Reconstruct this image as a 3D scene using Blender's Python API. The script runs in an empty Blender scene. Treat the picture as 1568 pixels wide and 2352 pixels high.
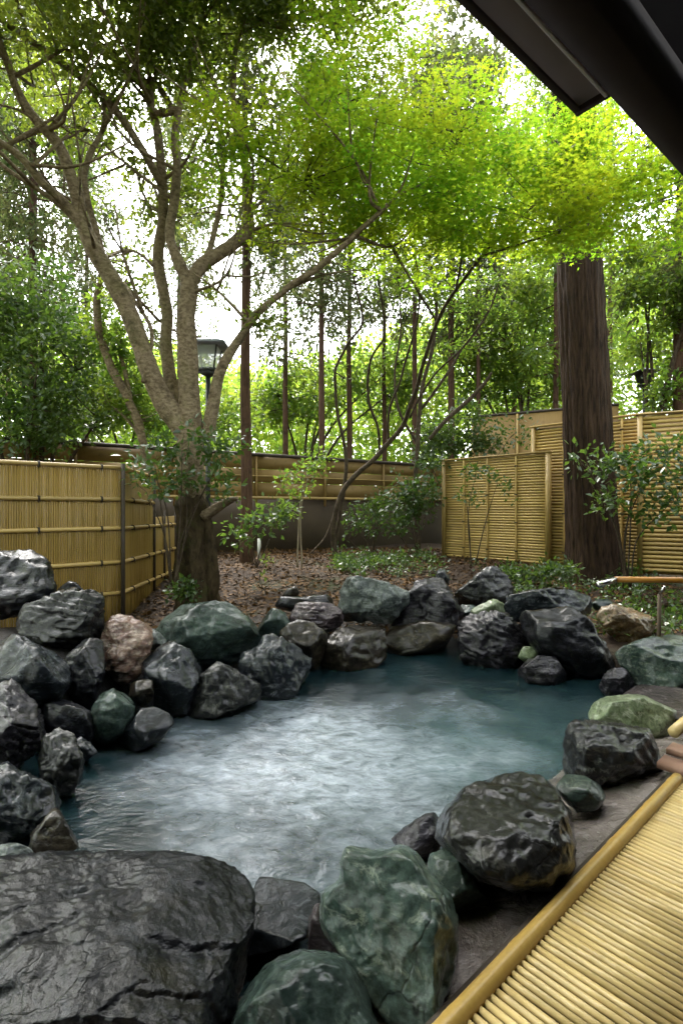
import bpy, bmesh, math, random
import numpy as np
from mathutils import Vector

# ------------------------------------------------------------------ camera, sky, sun, exposure
sc = bpy.context.scene
COL = sc.collection
EYE = 1.45                       # eye height above the water of the pool (z = 0)
FOC = 1200.0                     # focal length in units of a 1568 x 2352 picture
CX, HY = 784.0, 1168.0           # principal column and horizon row
cam_d = bpy.data.cameras.new('camera'); cam = bpy.data.objects.new('camera', cam_d); COL.objects.link(cam)
cam.location = (0, 0, EYE); cam.rotation_euler = (math.radians(90), 0, 0)
cam_d.sensor_width = 36; cam_d.lens = 36 * FOC / 2352; cam_d.shift_y = -8 / 2352
cam_d.clip_start = 0.05; cam_d.clip_end = 2000
sc.camera = cam

SUN_EL, SUN_AZ = math.radians(58), math.radians(-28)     # from behind the trees, a little to the left
world = bpy.data.worlds.new('World'); sc.world = world; world.use_nodes = True
wn = world.node_tree; wn.nodes.clear()
w_out = wn.nodes.new('ShaderNodeOutputWorld'); w_bg = wn.nodes.new('ShaderNodeBackground')
w_sky = wn.nodes.new('ShaderNodeTexSky'); w_sky.sky_type = 'NISHITA'; w_sky.sun_disc = False
w_sky.sun_elevation = SUN_EL; w_sky.sun_rotation = SUN_AZ
w_sky.air_density = 1.0; w_sky.dust_density = 4.0; w_sky.ozone_density = 1.0
w_hs = wn.nodes.new('ShaderNodeHueSaturation'); w_hs.inputs['Saturation'].default_value = 0.22   # overcast: nearly colourless
wn.links.new(w_sky.outputs[0], w_hs.inputs['Color']); wn.links.new(w_hs.outputs[0], w_bg.inputs[0])
w_bg.inputs[1].default_value = 0.15; wn.links.new(w_bg.outputs[0], w_out.inputs[0])
sun_d = bpy.data.lights.new('sun', 'SUN'); sun = bpy.data.objects.new('sun', sun_d); COL.objects.link(sun)
sun_d.energy = .6; sun_d.angle = math.radians(14); sun_d.color = (1.0, 0.95, 0.86)
sdir = Vector((math.sin(SUN_AZ) * math.cos(SUN_EL), math.cos(SUN_AZ) * math.cos(SUN_EL), math.sin(SUN_EL)))
sun.rotation_euler = sdir.to_track_quat('Z', 'Y').to_euler()
sc.view_settings.view_transform = 'Standard'; sc.view_settings.look = 'None'
sc.view_settings.gamma = 1; sc.view_settings.use_curve_mapping = False
sc.view_settings.exposure = 3.3
sc.render.engine = 'CYCLES'
sc.cycles.use_denoising = True
sc.cycles.max_bounces = 7; sc.cycles.diffuse_bounces = 4; sc.cycles.transmission_bounces = 6
sc.cycles.glossy_bounces = 4; sc.cycles.transparent_max_bounces = 8
sc.cycles.sample_clamp_indirect = 6; sc.cycles.caustics_reflective = False; sc.cycles.caustics_refractive = False

# ------------------------------------------------------------------ helpers
def P(px, py, Y):
    return np.array([(px - CX) * Y / FOC, Y, EYE - (py - HY) * Y / FOC])
def G(px, py, z):
    Y = (EYE - z) * FOC / (py - HY)
    return P(px, py, Y)

_rs = np.random.RandomState(7)
_perm = np.concatenate([_rs.permutation(256)] * 3)
_grad = _rs.normal(size=(256, 3)); _grad /= np.linalg.norm(_grad, axis=1)[:, None]
def noise(p):
    p = np.asarray(p, float); i = np.floor(p).astype(int); f = p - i; i &= 255
    u = f * f * f * (f * (f * 6 - 15) + 10); out = 0
    for dx in (0, 1):
        for dy in (0, 1):
            for dz in (0, 1):
                h = _perm[_perm[_perm[(i[:, 0] + dx) & 255] + ((i[:, 1] + dy) & 255)] + ((i[:, 2] + dz) & 255)]
                g = _grad[h]; d = f - np.array([dx, dy, dz])
                w = (u[:, 0] if dx else 1 - u[:, 0]) * (u[:, 1] if dy else 1 - u[:, 1]) * (u[:, 2] if dz else 1 - u[:, 2])
                out = out + w * (g * d).sum(1)
    return out * 1.5
def fbm(p, o=4, g=0.5):
    s, a = 0, 1.0
    for k in range(o):
        s = s + a * noise(p * (2.03 ** k) + 17.3 * k); a *= g
    return s

class MB:
    """collects shapes; build() links them as one mesh object"""
    def __init__(self): self.V, self.F, self.n = [], [], 0
    def add(self, V, F):
        V = np.asarray(V, float).reshape(-1, 3); F = np.asarray(F, int)
        if F.shape[1] == 4: F = np.concatenate([F[:, [0, 1, 2]], F[:, [0, 2, 3]]])
        self.V.append(V); self.F.append(F + self.n); self.n += len(V); return self
    def box(self, c, ax, ay, az):
        c = np.asarray(c, float); ax, ay, az = (np.asarray(a, float) for a in (ax, ay, az))
        V = [c + x * ax + y * ay + z * az for z in (-1, 1) for y in (-1, 1) for x in (-1, 1)]
        return self.add(V, [[0, 2, 3, 1], [4, 5, 7, 6], [0, 1, 5, 4], [2, 6, 7, 3], [0, 4, 6, 2], [1, 3, 7, 5]])
    def tube(self, pts, rad, m=8, cap=True):
        pts = np.asarray(pts, float); n = len(pts); rad = np.broadcast_to(rad, (n,))
        t = np.gradient(pts, axis=0); t /= np.linalg.norm(t, axis=1)[:, None] + 1e-12
        a = np.array([0, 0, 1.0]) if abs(t[0][2]) < .9 else np.array([1.0, 0, 0])
        V = np.zeros((n, m, 3)); ang = np.arange(m) * 2 * np.pi / m
        for i in range(n):
            a = a - t[i] * (a @ t[i]); a /= np.linalg.norm(a); b = np.cross(t[i], a)
            V[i] = pts[i] + rad[i] * (np.cos(ang)[:, None] * a + np.sin(ang)[:, None] * b)
        i, j = np.meshgrid(np.arange(n - 1), np.arange(m), indexing='ij'); j2 = (j + 1) % m
        F = np.stack([i * m + j, i * m + j2, (i + 1) * m + j2, (i + 1) * m + j], -1).reshape(-1, 4)
        V = V.reshape(-1, 3); F = np.concatenate([F[:, [0, 1, 2]], F[:, [0, 2, 3]]])
        if cap:
            k = len(V); V = np.concatenate([V, pts[:1], pts[-1:]]); q = np.arange(m); q2 = (q + 1) % m
            F = np.concatenate([F, np.stack([q2, q, 0 * q + k], 1), np.stack([(n - 1) * m + q, (n - 1) * m + q2, 0 * q + k + 1], 1)])
        return self.add(V, F)
    def build(self, name, mat, parent=None, smooth=True, origin=None):
        return mk(name, np.concatenate(self.V), np.concatenate(self.F), mat, parent, smooth, origin)

def mesh_np(name, V, F):
    me = bpy.data.meshes.new(name); V = np.ascontiguousarray(V, dtype=np.float32); F = np.ascontiguousarray(F, dtype=np.int32)
    k = F.shape[1]
    me.vertices.add(len(V)); me.vertices.foreach_set('co', V.ravel())
    me.loops.add(F.size); me.loops.foreach_set('vertex_index', F.ravel())
    me.polygons.add(len(F)); me.polygons.foreach_set('loop_start', np.arange(0, F.size, k, dtype=np.int32))
    me.update(calc_edges=True)
    return me
def wloc(o):
    p = np.zeros(3)
    while o is not None: p = p + np.array(o.location); o = o.parent
    return p
def mk(name, V, F, mat, parent=None, smooth=True, origin=None):
    V = np.asarray(V, float); o_ = wloc(parent)
    if origin is not None: off = np.asarray(origin, float)
    else: off = o_
    me = mesh_np(name, V - off, F); me.materials.append(mat)
    if smooth: me.polygons.foreach_set('use_smooth', np.ones(len(F), bool))
    o = bpy.data.objects.new(name, me); COL.objects.link(o); o.parent = parent
    o.location = off - o_
    return o
def tag(o, label, cat, group=None):
    o['label'] = label; o['category'] = cat
    if group: o['group'] = group
    return o
def thing(name, label, cat, loc, group=None):
    o = bpy.data.objects.new(name, None); COL.objects.link(o); o.location = [float(v) for v in loc]; o.empty_display_size = .1
    return tag(o, label, cat, group)
def kind(o, k='structure'): o['kind'] = k; return o
def child_copy(src, parent, wpos, name=None, rot=None):
    o = src.copy(); COL.objects.link(o); o.parent = parent; o.location = np.asarray(wpos) - wloc(parent)
    if rot is not None: o.rotation_euler = rot
    return o
def spline(pts, rad, per=6):
    pts = np.asarray(pts, float); rad = np.broadcast_to(np.asarray(rad, float), (len(pts),)) if np.ndim(rad) < 1 or len(np.atleast_1d(rad)) == len(pts) else np.interp(np.linspace(0, 1, len(pts)), np.linspace(0, 1, len(rad)), rad)
    q = np.concatenate([[2 * pts[0] - pts[1]], pts, [2 * pts[-1] - pts[-2]]]); out, ro = [], []
    for i in range(len(pts) - 1):
        p0, p1, p2, p3 = q[i:i + 4]
        for t in np.arange(per) / per:
            out.append(.5 * (2 * p1 + (p2 - p0) * t + (2 * p0 - 5 * p1 + 4 * p2 - p3) * t * t + (3 * p1 - p0 - 3 * p2 + p3) * t ** 3))
            ro.append(rad[i] * (1 - t) + rad[i + 1] * t)
    out.append(pts[-1]); ro.append(rad[-1])
    return np.array(out), np.array(ro)

# ------------------------------------------------------------------ materials
class NT:
    def __init__(self, name):
        self.m = bpy.data.materials.new(name); self.m.use_nodes = True; self.t = self.m.node_tree; self.t.nodes.clear()
        self.out = self.n('ShaderNodeOutputMaterial')
    def n(self, ty, **kw):
        x = self.t.nodes.new(ty)
        for k, v in kw.items(): setattr(x, k, v)
        return x
    def l(self, a, b): self.t.links.new(a, b)
    def noise(self, vec, scale, detail=4, rough=.55, dist=0):
        x = self.n('ShaderNodeTexNoise'); x.inputs['Scale'].default_value = scale; x.inputs['Detail'].default_value = detail
        x.inputs['Roughness'].default_value = rough; x.inputs['Distortion'].default_value = dist
        if vec is not None: self.l(vec, x.inputs['Vector'])
        return x.outputs['Fac']
    def ramp(self, fac, stops):
        x = self.n('ShaderNodeValToRGB'); e = x.color_ramp.elements
        while len(e) < len(stops): e.new(.5)
        for k, (p, c) in enumerate(stops):
            e[k].position = p; e[k].color = (*(c if hasattr(c, '__len__') else (c, c, c)), 1)
        self.l(fac, x.inputs[0]); return x.outputs[0]
    def mix(self, fac, a, b, mode='MIX'):
        x = self.n('ShaderNodeMix', data_type='RGBA', blend_type=mode)
        for s, v in ((x.inputs[0], fac), (x.inputs[6], a), (x.inputs[7], b)):
            if hasattr(v, 'is_linked') or hasattr(v, 'links'): self.l(v, s)
            elif hasattr(v, '__len__'): s.default_value = (*v, 1)
            else: s.default_value = v
        return x.outputs[2]
    def math(self, op, a, b=0.0):
        x = self.n('ShaderNodeMath', operation=op)
        for s, v in ((x.inputs[0], a), (x.inputs[1], b)):
            if hasattr(v, 'links'): self.l(v, s)
            else: s.default_value = v
        return x.outputs[0]
    def bump(self, h, strength, dist, prev=None):
        x = self.n('ShaderNodeBump'); x.inputs['Strength'].default_value = strength; x.inputs['Distance'].default_value = dist
        self.l(h, x.inputs['Height'])
        if prev is not None: self.l(prev, x.inputs['Normal'])
        return x.outputs[0]
    def pri(self, col, rough, nrm=None, spec=.5, **kw):
        x = self.n('ShaderNodeBsdfPrincipled')
        for s, v in ((x.inputs['Base Color'], col), (x.inputs['Roughness'], rough)):
            if hasattr(v, 'links'): self.l(v, s)
            elif hasattr(v, '__len__'): s.default_value = (*v, 1)
            else: s.default_value = v
        x.inputs['Specular IOR Level'].default_value = spec
        for k, v in kw.items(): x.inputs[k].default_value = v
        if nrm is not None: self.l(nrm, x.inputs['Normal'])
        return x.outputs[0]
    def objvec(self, scale=(1, 1, 1), rnd=True):
        tc = self.n('ShaderNodeTexCoord'); mp = self.n('ShaderNodeMapping'); mp.inputs['Scale'].default_value = scale
        self.l(tc.outputs['Object'], mp.inputs[0])
        if rnd:
            oi = self.n('ShaderNodeObjectInfo'); v = self.n('ShaderNodeVectorMath', operation='SCALE'); v.inputs[0].default_value = (37., 19., 53.)
            self.l(oi.outputs['Random'], v.inputs['Scale']); self.l(v.outputs[0], mp.inputs['Location'])
        return mp.outputs[0]
    def done(self, s): self.l(s, self.out.inputs[0]); return self.m

def leaf_mat(name, a, b, ta, tb=None, tw=.45, rough=.4, spec=.4):
    t = NT(name); g = t.n('ShaderNodeNewGeometry'); r = g.outputs['Random Per Island']
    if tb is None: tb = tuple(np.minimum(np.array(ta) * 1.25, .9)); ta = tuple(np.array(ta) * .75)
    nv = t.noise(t.objvec((.9, .9, .9), False), 1.0, 3, .6); r = t.math('ADD', t.math('MULTIPLY', r, .55), t.math('MULTIPLY', t.math('SUBTRACT', nv, .38), 1.9)); r = t.ramp(r, [(.0, 0.), (1., 1.)])
    c = t.mix(r, a, b); s = t.pri(c, rough, spec=spec)
    tr = t.n('ShaderNodeBsdfTranslucent'); t.l(t.mix(r, ta, tb), tr.inputs[0])
    m = t.n('ShaderNodeMixShader'); m.inputs[0].default_value = tw; t.l(s, m.inputs[1]); t.l(tr.outputs[0], m.inputs[2])
    return t.done(m.outputs[0])

def rock_mat(name, c1, c2, vein, rlo=.12, rhi=.42, bs=1.0, strata=0.0, veinw=.06, spec=.30, cracks=.8):
    t = NT(name); v = t.objvec(); oi = t.n('ShaderNodeObjectInfo')
    sv = t.n('ShaderNodeMapping'); sv.inputs['Scale'].default_value = (1.2, 1.2, 5.0); sv.inputs['Rotation'].default_value = (.5, .35, 0); t.l(v, sv.inputs[0])
    big = t.noise(v, 3.2, 6, .6, .4); fine = t.noise(v, 42, 5, .7); mid = t.noise(v, 11, 5, .65, .6); st = t.noise(sv.outputs[0], 7, 5, .6, .5)
    c = t.mix(t.ramp(big, [(.35, 0.), (.68, 1.)]), c1, c2)
    c = t.mix(t.ramp(fine, [(.3, .35), (.75, 1.5)]), (0, 0, 0), c, 'MIX') if False else t.mix(.75, c, t.ramp(fine, [(.32, .12), (.66, 1.)]), 'MULTIPLY')
    vf = t.ramp(mid, [(.5 - veinw, 0.), (.5, .7), (.5 + veinw, 0.)])
    c = t.mix(t.math('MULTIPLY', vf, t.ramp(st, [(.45, 0.), (.65, 1.)])), c, vein)
    dirt = t.ramp(t.noise(v, 5.5, 6, .7, .2), [(.56, 0.), (.72, .55)])
    c = t.mix(dirt, c, (.020, .017, .008))
    dn = t.n('ShaderNodeTexNoise'); dn.inputs['Scale'].default_value = 3.0; dn.inputs['Detail'].default_value = 4; t.l(v, dn.inputs['Vector'])
    wv = t.n('ShaderNodeVectorMath', operation='MULTIPLY_ADD'); t.l(dn.outputs['Color'], wv.inputs[0]); wv.inputs[1].default_value = (.55, .55, .55); t.l(v, wv.inputs[2])
    vo = t.n('ShaderNodeTexVoronoi', feature='DISTANCE_TO_EDGE'); vo.inputs['Scale'].default_value = 3.4; t.l(wv.outputs[0], vo.inputs['Vector'])
    crack = t.ramp(t.math('ADD', vo.outputs['Distance'], t.ramp(t.noise(v, 2.6, 3), [(.42, 0.), (.60, .05)])), [(.0, 1.), (.022, 0.)])
    c = t.mix(t.math('MULTIPLY', crack, cracks), c, (.003, .003, .003))
    val = t.math('ADD', t.math('MULTIPLY', oi.outputs['Random'], .7), .65)
    vm = t.n('ShaderNodeVectorMath', operation='SCALE'); t.l(c, vm.inputs[0]); t.l(val, vm.inputs['Scale'])
    rf = t.ramp(t.noise(v, 9, 5, .7), [(.35, rlo * .5), (.7, rhi * .58)])
    h = t.math('ADD', t.math('MULTIPLY', mid, .9), t.math('MULTIPLY', st, .5 + strata))
    h = t.math('SUBTRACT', h, t.math('MULTIPLY', crack, cracks * .7)); n1 = t.bump(h, .32 * bs, .022); n2 = t.bump(t.noise(v, 75, 3, .7), .4 * bs, .006, n1)
    sh = t.pri(vm.outputs[0], .45, n2, .10)
    pb = sh.node; pb.inputs['Coat Weight'].default_value = min(1.0, spec * 2.3); pb.inputs['Coat IOR'].default_value = 1.36
    t.l(rf, pb.inputs['Coat Roughness']); t.l(t.bump(t.math('ADD', h, t.math('MULTIPLY', t.noise(v, 85, 3, .6), .35)), .20 * bs, .018), pb.inputs['Coat Normal'])
    return t.done(sh)

M = {}
M['black'] = rock_mat('wet_black_stone', (.0025, .003, .004), (.009, .010, .014), (.045, .05, .06), .10, .30, 1.3, .6)
M['brownblue'] = rock_mat('dark_brown_wet_stone', (.004, .0042, .0045), (.018, .018, .017), (.06, .06, .05), .08, .30, .9)
M['blackgrain'] = rock_mat('granular_black_stone', (.0025, .003, .0036), (.008, .009, .012), (.03, .034, .04), .16, .40, 1.9, .2, spec=.24, cracks=.2)
M['blue'] = rock_mat('wet_blue_grey_stone', (.005, .0065, .009), (.018, .023, .028), (.09, .10, .11), .08, .28, 1.1)
M['grey'] = rock_mat('rough_grey_stone', (.008, .009, .010), (.034, .036, .037), (.13, .13, .115), .13, .40, 1.5)
M['pale'] = rock_mat('pale_grey_stone', (.04, .05, .048), (.12, .14, .132), (.24, .26, .24), .2, .45, 1.2)
M['green'] = rock_mat('wet_green_stone', (.012, .024, .021), (.050, .075, .064), (.085, .115, .095), .10, .34, .7)
M['lightgreen'] = rock_mat('wet_light_green_stone', (.022, .040, .033), (.095, .135, .112), (.19, .22, .17), .10, .36, .7)
M['palegreen'] = rock_mat('pale_green_stone', (.09, .13, .065), (.20, .24, .14), (.32, .34, .26), .22, .45, .8)
M['pink'] = rock_mat('pink_quartz_stone', (.10, .055, .04), (.27, .17, .13), (.42, .36, .30), .15, .4, 1.8, veinw=.12)
M['orange'] = rock_mat('ochre_stone', (.10, .06, .024), (.22, .145, .075), (.30, .26, .19), .3, .55, 1.8, veinw=.1)
M['purple'] = rock_mat('purple_grey_stone', (.006, .0058, .008), (.026, .0245, .032), (.12, .11, .13), .09, .30, 1.6, .9)
M['mauve'] = rock_mat('mauve_layered_stone', (.024, .018, .02), (.075, .055, .058), (.20, .17, .17), .12, .36, 1.1, .9)
M['brown'] = rock_mat('brown_stone', (.006, .0048, .0035), (.026, .020, .013), (.08, .07, .045), .12, .36, 1.2)

def bamboo_mat(name, a, b, node=(.12, .07, .03), rough=.38, grain=(60, 60, 4), vary=.35):
    t = NT(name); v = t.objvec(grain); oi = t.n('ShaderNodeObjectInfo')
    c = t.mix(t.noise(v, 1.2, 4), a, b)
    v2 = t.objvec((6, 6, 6)); c = t.mix(t.ramp(t.noise(v2, 1.1, 5, .65), [(.58, 0.), (.75, .55)]), c, node)
    vm = t.n('ShaderNodeVectorMath', operation='SCALE'); t.l(c, vm.inputs[0]); t.l(t.math('ADD', t.math('MULTIPLY', oi.outputs['Random'], vary), 1 - vary * .55), vm.inputs['Scale'])
    return t.done(t.pri(vm.outputs[0], rough, t.bump(t.noise(v, 2.0, 3), .12, .004), .4))
M['reed'] = bamboo_mat('pale_reed', (.50, .375, .155), (.58, .445, .205), (.36, .245, .085), .27, (5, 90, 90), .14)
M['pole'] = bamboo_mat('yellow_bamboo', (.29, .185, .04), (.39, .26, .075), (.17, .095, .02), .3)
M['fence_reed'] = bamboo_mat('ochre_split_bamboo', (.21, .132, .026), (.28, .183, .043), (.13, .08, .02), .5, (60, 60, 4), .16)
M['fence_rail'] = bamboo_mat('bamboo_rail', (.30, .20, .06), (.40, .28, .10), (.14, .08, .025), .4)
M['slat'] = bamboo_mat('golden_slat', (.42, .285, .085), (.53, .37, .13), (.25, .16, .045), .45, (4, 60, 60))
M['oldfence'] = bamboo_mat('weathered_board', (.16, .10, .028), (.23, .148, .045), (.06, .038, .013), .65)
M['orangepole'] = bamboo_mat('orange_bamboo', (.30, .125, .018), (.38, .18, .034), (.2, .085, .012), .3)

def simple(name, col, rough=.5, var=.35, scale=14, metal=0., bump=.15):
    t = NT(name); v = t.objvec(); f = t.noise(v, scale, 5, .65)
    c = t.mix(f, tuple(np.array(col) * (1 - var)), tuple(np.array(col) * (1 + var)))
    return t.done(t.pri(c, rough, t.bump(t.noise(v, scale * 3, 4), bump, .01), .4, Metallic=metal))
M['rope'] = simple('dark_rope', (.03, .022, .015), .8)
M['dpost'] = simple('dark_post', (.035, .025, .016), .7, .5)
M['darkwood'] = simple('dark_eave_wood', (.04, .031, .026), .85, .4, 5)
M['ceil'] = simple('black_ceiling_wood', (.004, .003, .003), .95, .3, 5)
M['soffit'] = simple('grey_brown_soffit', (.20, .165, .145), .8, .18, 3)
M['trim'] = simple('pale_trim', (.62, .62, .62), .4, .1, 9)
M['plaster'] = simple('brown_earth_wall', (.034, .022, .009), .85, .4, 2.5)
M['lampmetal'] = simple('dark_lamp_metal', (.02, .021, .023), .4, .2)
M['capmetal'] = simple('grey_lamp_roof', (.22, .24, .26), .35, .1)
M['steel'] = simple('bright_steel', (.62, .60, .60), .25, .1, 9, 1.0, .03)
M['pvc'] = simple('white_pipe', (.6, .6, .57), .5, .1)
M['stake'] = simple('grey_brown_stake', (.12, .085, .06), .7)
M['plank'] = simple('pinkish_worn_plank', (.22, .13, .09), .5, .4, 8)
M['earth'] = simple('dark_earth', (.055, .036, .02), .9, .5, 6, 0, .6)

def glass_mat():
    t = NT('frosted_lamp_glass'); s = t.pri((.8, .82, .84), .25, spec=.5)
    tr = t.n('ShaderNodeBsdfTranslucent'); tr.inputs[0].default_value = (.93, .95, .96, 1); tp = t.n('ShaderNodeBsdfTransparent')
    m = t.n('ShaderNodeMixShader'); m.inputs[0].default_value = .32; t.l(tr.outputs[0], m.inputs[1]); t.l(tp.outputs[0], m.inputs[2])
    m2 = t.n('ShaderNodeMixShader'); m2.inputs[0].default_value = .95; t.l(s, m2.inputs[1]); t.l(m.outputs[0], m2.inputs[2])
    return t.done(m2.outputs[0])
M['glass'] = glass_mat()

def bark_mat(name, a, b, spot, sv=(1, 1, .35), scale=9, bs=.6, moss=0.0, dist=.03):
    t = NT(name); v = t.objvec(sv); v1 = t.objvec()
    f = t.noise(v, scale, 6, .65, .3); c = t.mix(t.ramp(f, [(.35, 0.), (.65, 1.)]), a, b)
    c = t.mix(t.ramp(t.noise(v1, 4.5, 6, .65), [(.54, 0.), (.68, .75)]), c, spot)
    if moss: c = t.mix(t.ramp(t.noise(v1, 2.2, 5, .6), [(.5, 0.), (.7, moss)]), c, (.10, .13, .02))
    return t.done(t.pri(c, .75, t.bump(f, bs, dist), .1))
M['greybark'] = bark_mat('pale_mottled_bark', (.10, .072, .042), (.25, .195, .13), (.032, .023, .014), (1, 1, 1.5), 20, .9, .25)
M['oldbark'] = bark_mat('old_dark_rough_bark', (.016, .011, .006), (.06, .043, .022), (.05, .055, .015), (1, 1, .5), 16, 1.0)
M['cedarbark'] = bark_mat('fissured_cedar_bark', (.011, .0067, .0042), (.052, .031, .019), (.030, .019, .012), (1, 1, .12), 26, 1.0)
M['redbark'] = bark_mat('reddish_cypress_bark', (.06, .033, .022), (.115, .068, .045), (.035, .02, .014), (1, 1, .1), 30, .7)
M['darkbark'] = bark_mat('dark_stem_bark', (.035, .026, .018), (.10, .076, .052), (.03, .022, .015), (1, 1, .5), 20, .5)
M['palestem'] = bark_mat('pale_stem', (.20, .165, .11), (.28, .23, .16), (.13, .1, .06), (1, 1, .5), 20, .4)

M['maple'] = leaf_mat('maple_leaf', (.045, .105, .010), (.16, .165, .012), (.20, .45, .022), (.49, .54, .024), .66, .5, .3)
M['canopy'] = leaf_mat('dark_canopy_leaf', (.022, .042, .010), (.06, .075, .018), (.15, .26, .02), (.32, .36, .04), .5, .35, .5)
M['needle'] = leaf_mat('cypress_spray', (.035, .06, .02), (.075, .07, .035), (.10, .17, .04), (.17, .16, .06), .42, .6, .1)
M['broad'] = leaf_mat('mid_green_leaf', (.04, .085, .018), (.09, .135, .028), (.15, .32, .03), (.34, .42, .04), .48, .4, .3)
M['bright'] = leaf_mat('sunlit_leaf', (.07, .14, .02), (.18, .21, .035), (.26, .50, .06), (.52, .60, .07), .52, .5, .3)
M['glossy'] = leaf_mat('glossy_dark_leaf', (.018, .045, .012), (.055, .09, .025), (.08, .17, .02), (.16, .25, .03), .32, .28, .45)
M['broadglossy'] = leaf_mat('evergreen_leaf', (.022, .055, .016), (.065, .10, .03), (.10, .22, .025), (.22, .32, .04), .4, .3, .4)
M['litter'] = leaf_mat('fallen_leaf', (.022, .011, .003), (.115, .058, .013), (.05, .026, .006), (.09, .05, .012), .1, .7, .2)

# ------------------------------------------------------------------ plan of the pool and the veranda
pool_px = [(150, 1960), (160, 1850), (230, 1740), (330, 1675), (430, 1630), (600, 1575), (740, 1525), (830, 1498), (950, 1480), (1060, 1495),
           (1200, 1545), (1390, 1590), (1385, 1645), (1310, 1765), (1130, 1830), (960, 1930), (830, 2010), (700, 2080), (560, 2080), (300, 2020)]
pool = np.array([G(x, y, 0)[:2] for x, y in pool_px])
PC = np.array([.15, 3.4])
DIR = np.array([.7465, .6655, 0]); NRM = np.array([.6655, -.7465, 0]); UP = np.array([0, 0, 1.])
P0 = G(1030, 2352, .25); P0[2] = 0
def D(s, t, z): return P0 + DIR * s + NRM * t + UP * z

ang_pool = np.arctan2(pool[:, 1] - PC[1], pool[:, 0] - PC[0]); rad_pool = np.linalg.norm(pool - PC, axis=1)
order = np.argsort(ang_pool); ang_pool, rad_pool = ang_pool[order], rad_pool[order]
def pool_r(a): return np.interp(a, ang_pool, rad_pool, period=2 * np.pi)

def smooth(a, b, x): t = np.clip((x - a) / (b - a), 0, 1); return t * t * (3 - 2 * t)
def ground_z(x, y):
    x, y = np.asarray(x, float), np.asarray(y, float)
    z = .16 + .30 * smooth(5.2, 9.5, y)
    z = z + .38 * np.exp(-(((x + 2.6) / .9) ** 2 + ((y - 3.7) / 1.3) ** 2))
    tt = (x - P0[0]) * NRM[0] + (y - P0[1]) * NRM[1]
    z = z - .25 * smooth(-.9, -.2, tt) * (1 - smooth(3.6, 4.6, y))
    p = np.stack([x.ravel() * .9, y.ravel() * .9, 0 * x.ravel()], 1)
    return z + (.05 * fbm(p, 3)).reshape(x.shape) * (np.hypot(x, y) < 40)

# ground: one sheet out to the horizon, open where the pool basin is
na, rr = 256, np.concatenate([np.linspace(0, 1.2, 14), np.linspace(1.3, 14, 90), np.geomspace(15, 900, 26)])
aa = np.linspace(-np.pi, np.pi, na, endpoint=False)
R0 = pool_r(aa) + .10
X = PC[0] + (R0[:, None] + rr[None]) * np.cos(aa)[:, None]; Yg = PC[1] + (R0[:, None] + rr[None]) * np.sin(aa)[:, None]
Zg = ground_z(X, Yg); k = smooth(0, .55, rr)[None]; Zg = Zg * k + (-.75) * (1 - k)
nr = len(rr); i, j = np.meshgrid(np.arange(na), np.arange(nr - 1), indexing='ij'); i2 = (i + 1) % na
F = np.stack([i * nr + j, i * nr + j + 1, i2 * nr + j + 1, i2 * nr + j], -1).reshape(-1, 4)
def ground_mat():
    t = NT('leafy_earth'); v = t.objvec((1, 1, 1), False)
    f = t.noise(v, 3.5, 6, .7); g = t.noise(v, 38, 5, .7)
    c = t.mix(t.ramp(f, [(.35, 0.), (.65, 1.)]), (.014, .009, .005), (.034, .019, .009))
    c = t.mix(t.ramp(g, [(.5, 0.), (.7, .8)]), c, (.05, .027, .012)); c = t.mix(t.ramp(t.noise(v, 1.3, 4), [(.55, 0.), (.7, .6)]), c, (.035, .05, .015))
    d = t.n('ShaderNodeVectorMath', operation='DISTANCE'); t.l(v, d.inputs[0]); d.inputs[1].default_value = (-.25, 3.5, .2)
    wet = t.ramp(t.math('ADD', t.math('DIVIDE', d.outputs['Value'], 5), t.math('MULTIPLY', t.math('SUBTRACT', f, .5), .25)), [(.42, 1.), (.58, 0.)])
    c = t.mix(wet, c, (.010, .009, .008))
    return t.done(t.pri(c, t.math('SUBTRACT', .85, t.math('MULTIPLY', wet, .5)), t.bump(g, .9, .03), .25))
kind(mk('ground', np.stack([X, Yg, Zg], -1).reshape(-1, 3), F, ground_mat()))
# pool floor
fl = np.stack([PC[0] + (R0 + .12) * np.cos(aa), PC[1] + (R0 + .12) * np.sin(aa), 0 * aa - .7], 1)
kind(mk('pool_floor', np.vstack([fl, [[PC[0], PC[1], -.72]]]), np.stack([np.arange(na), (np.arange(na) + 1) % na, np.full(na, na)], 1), M['blue']))

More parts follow.
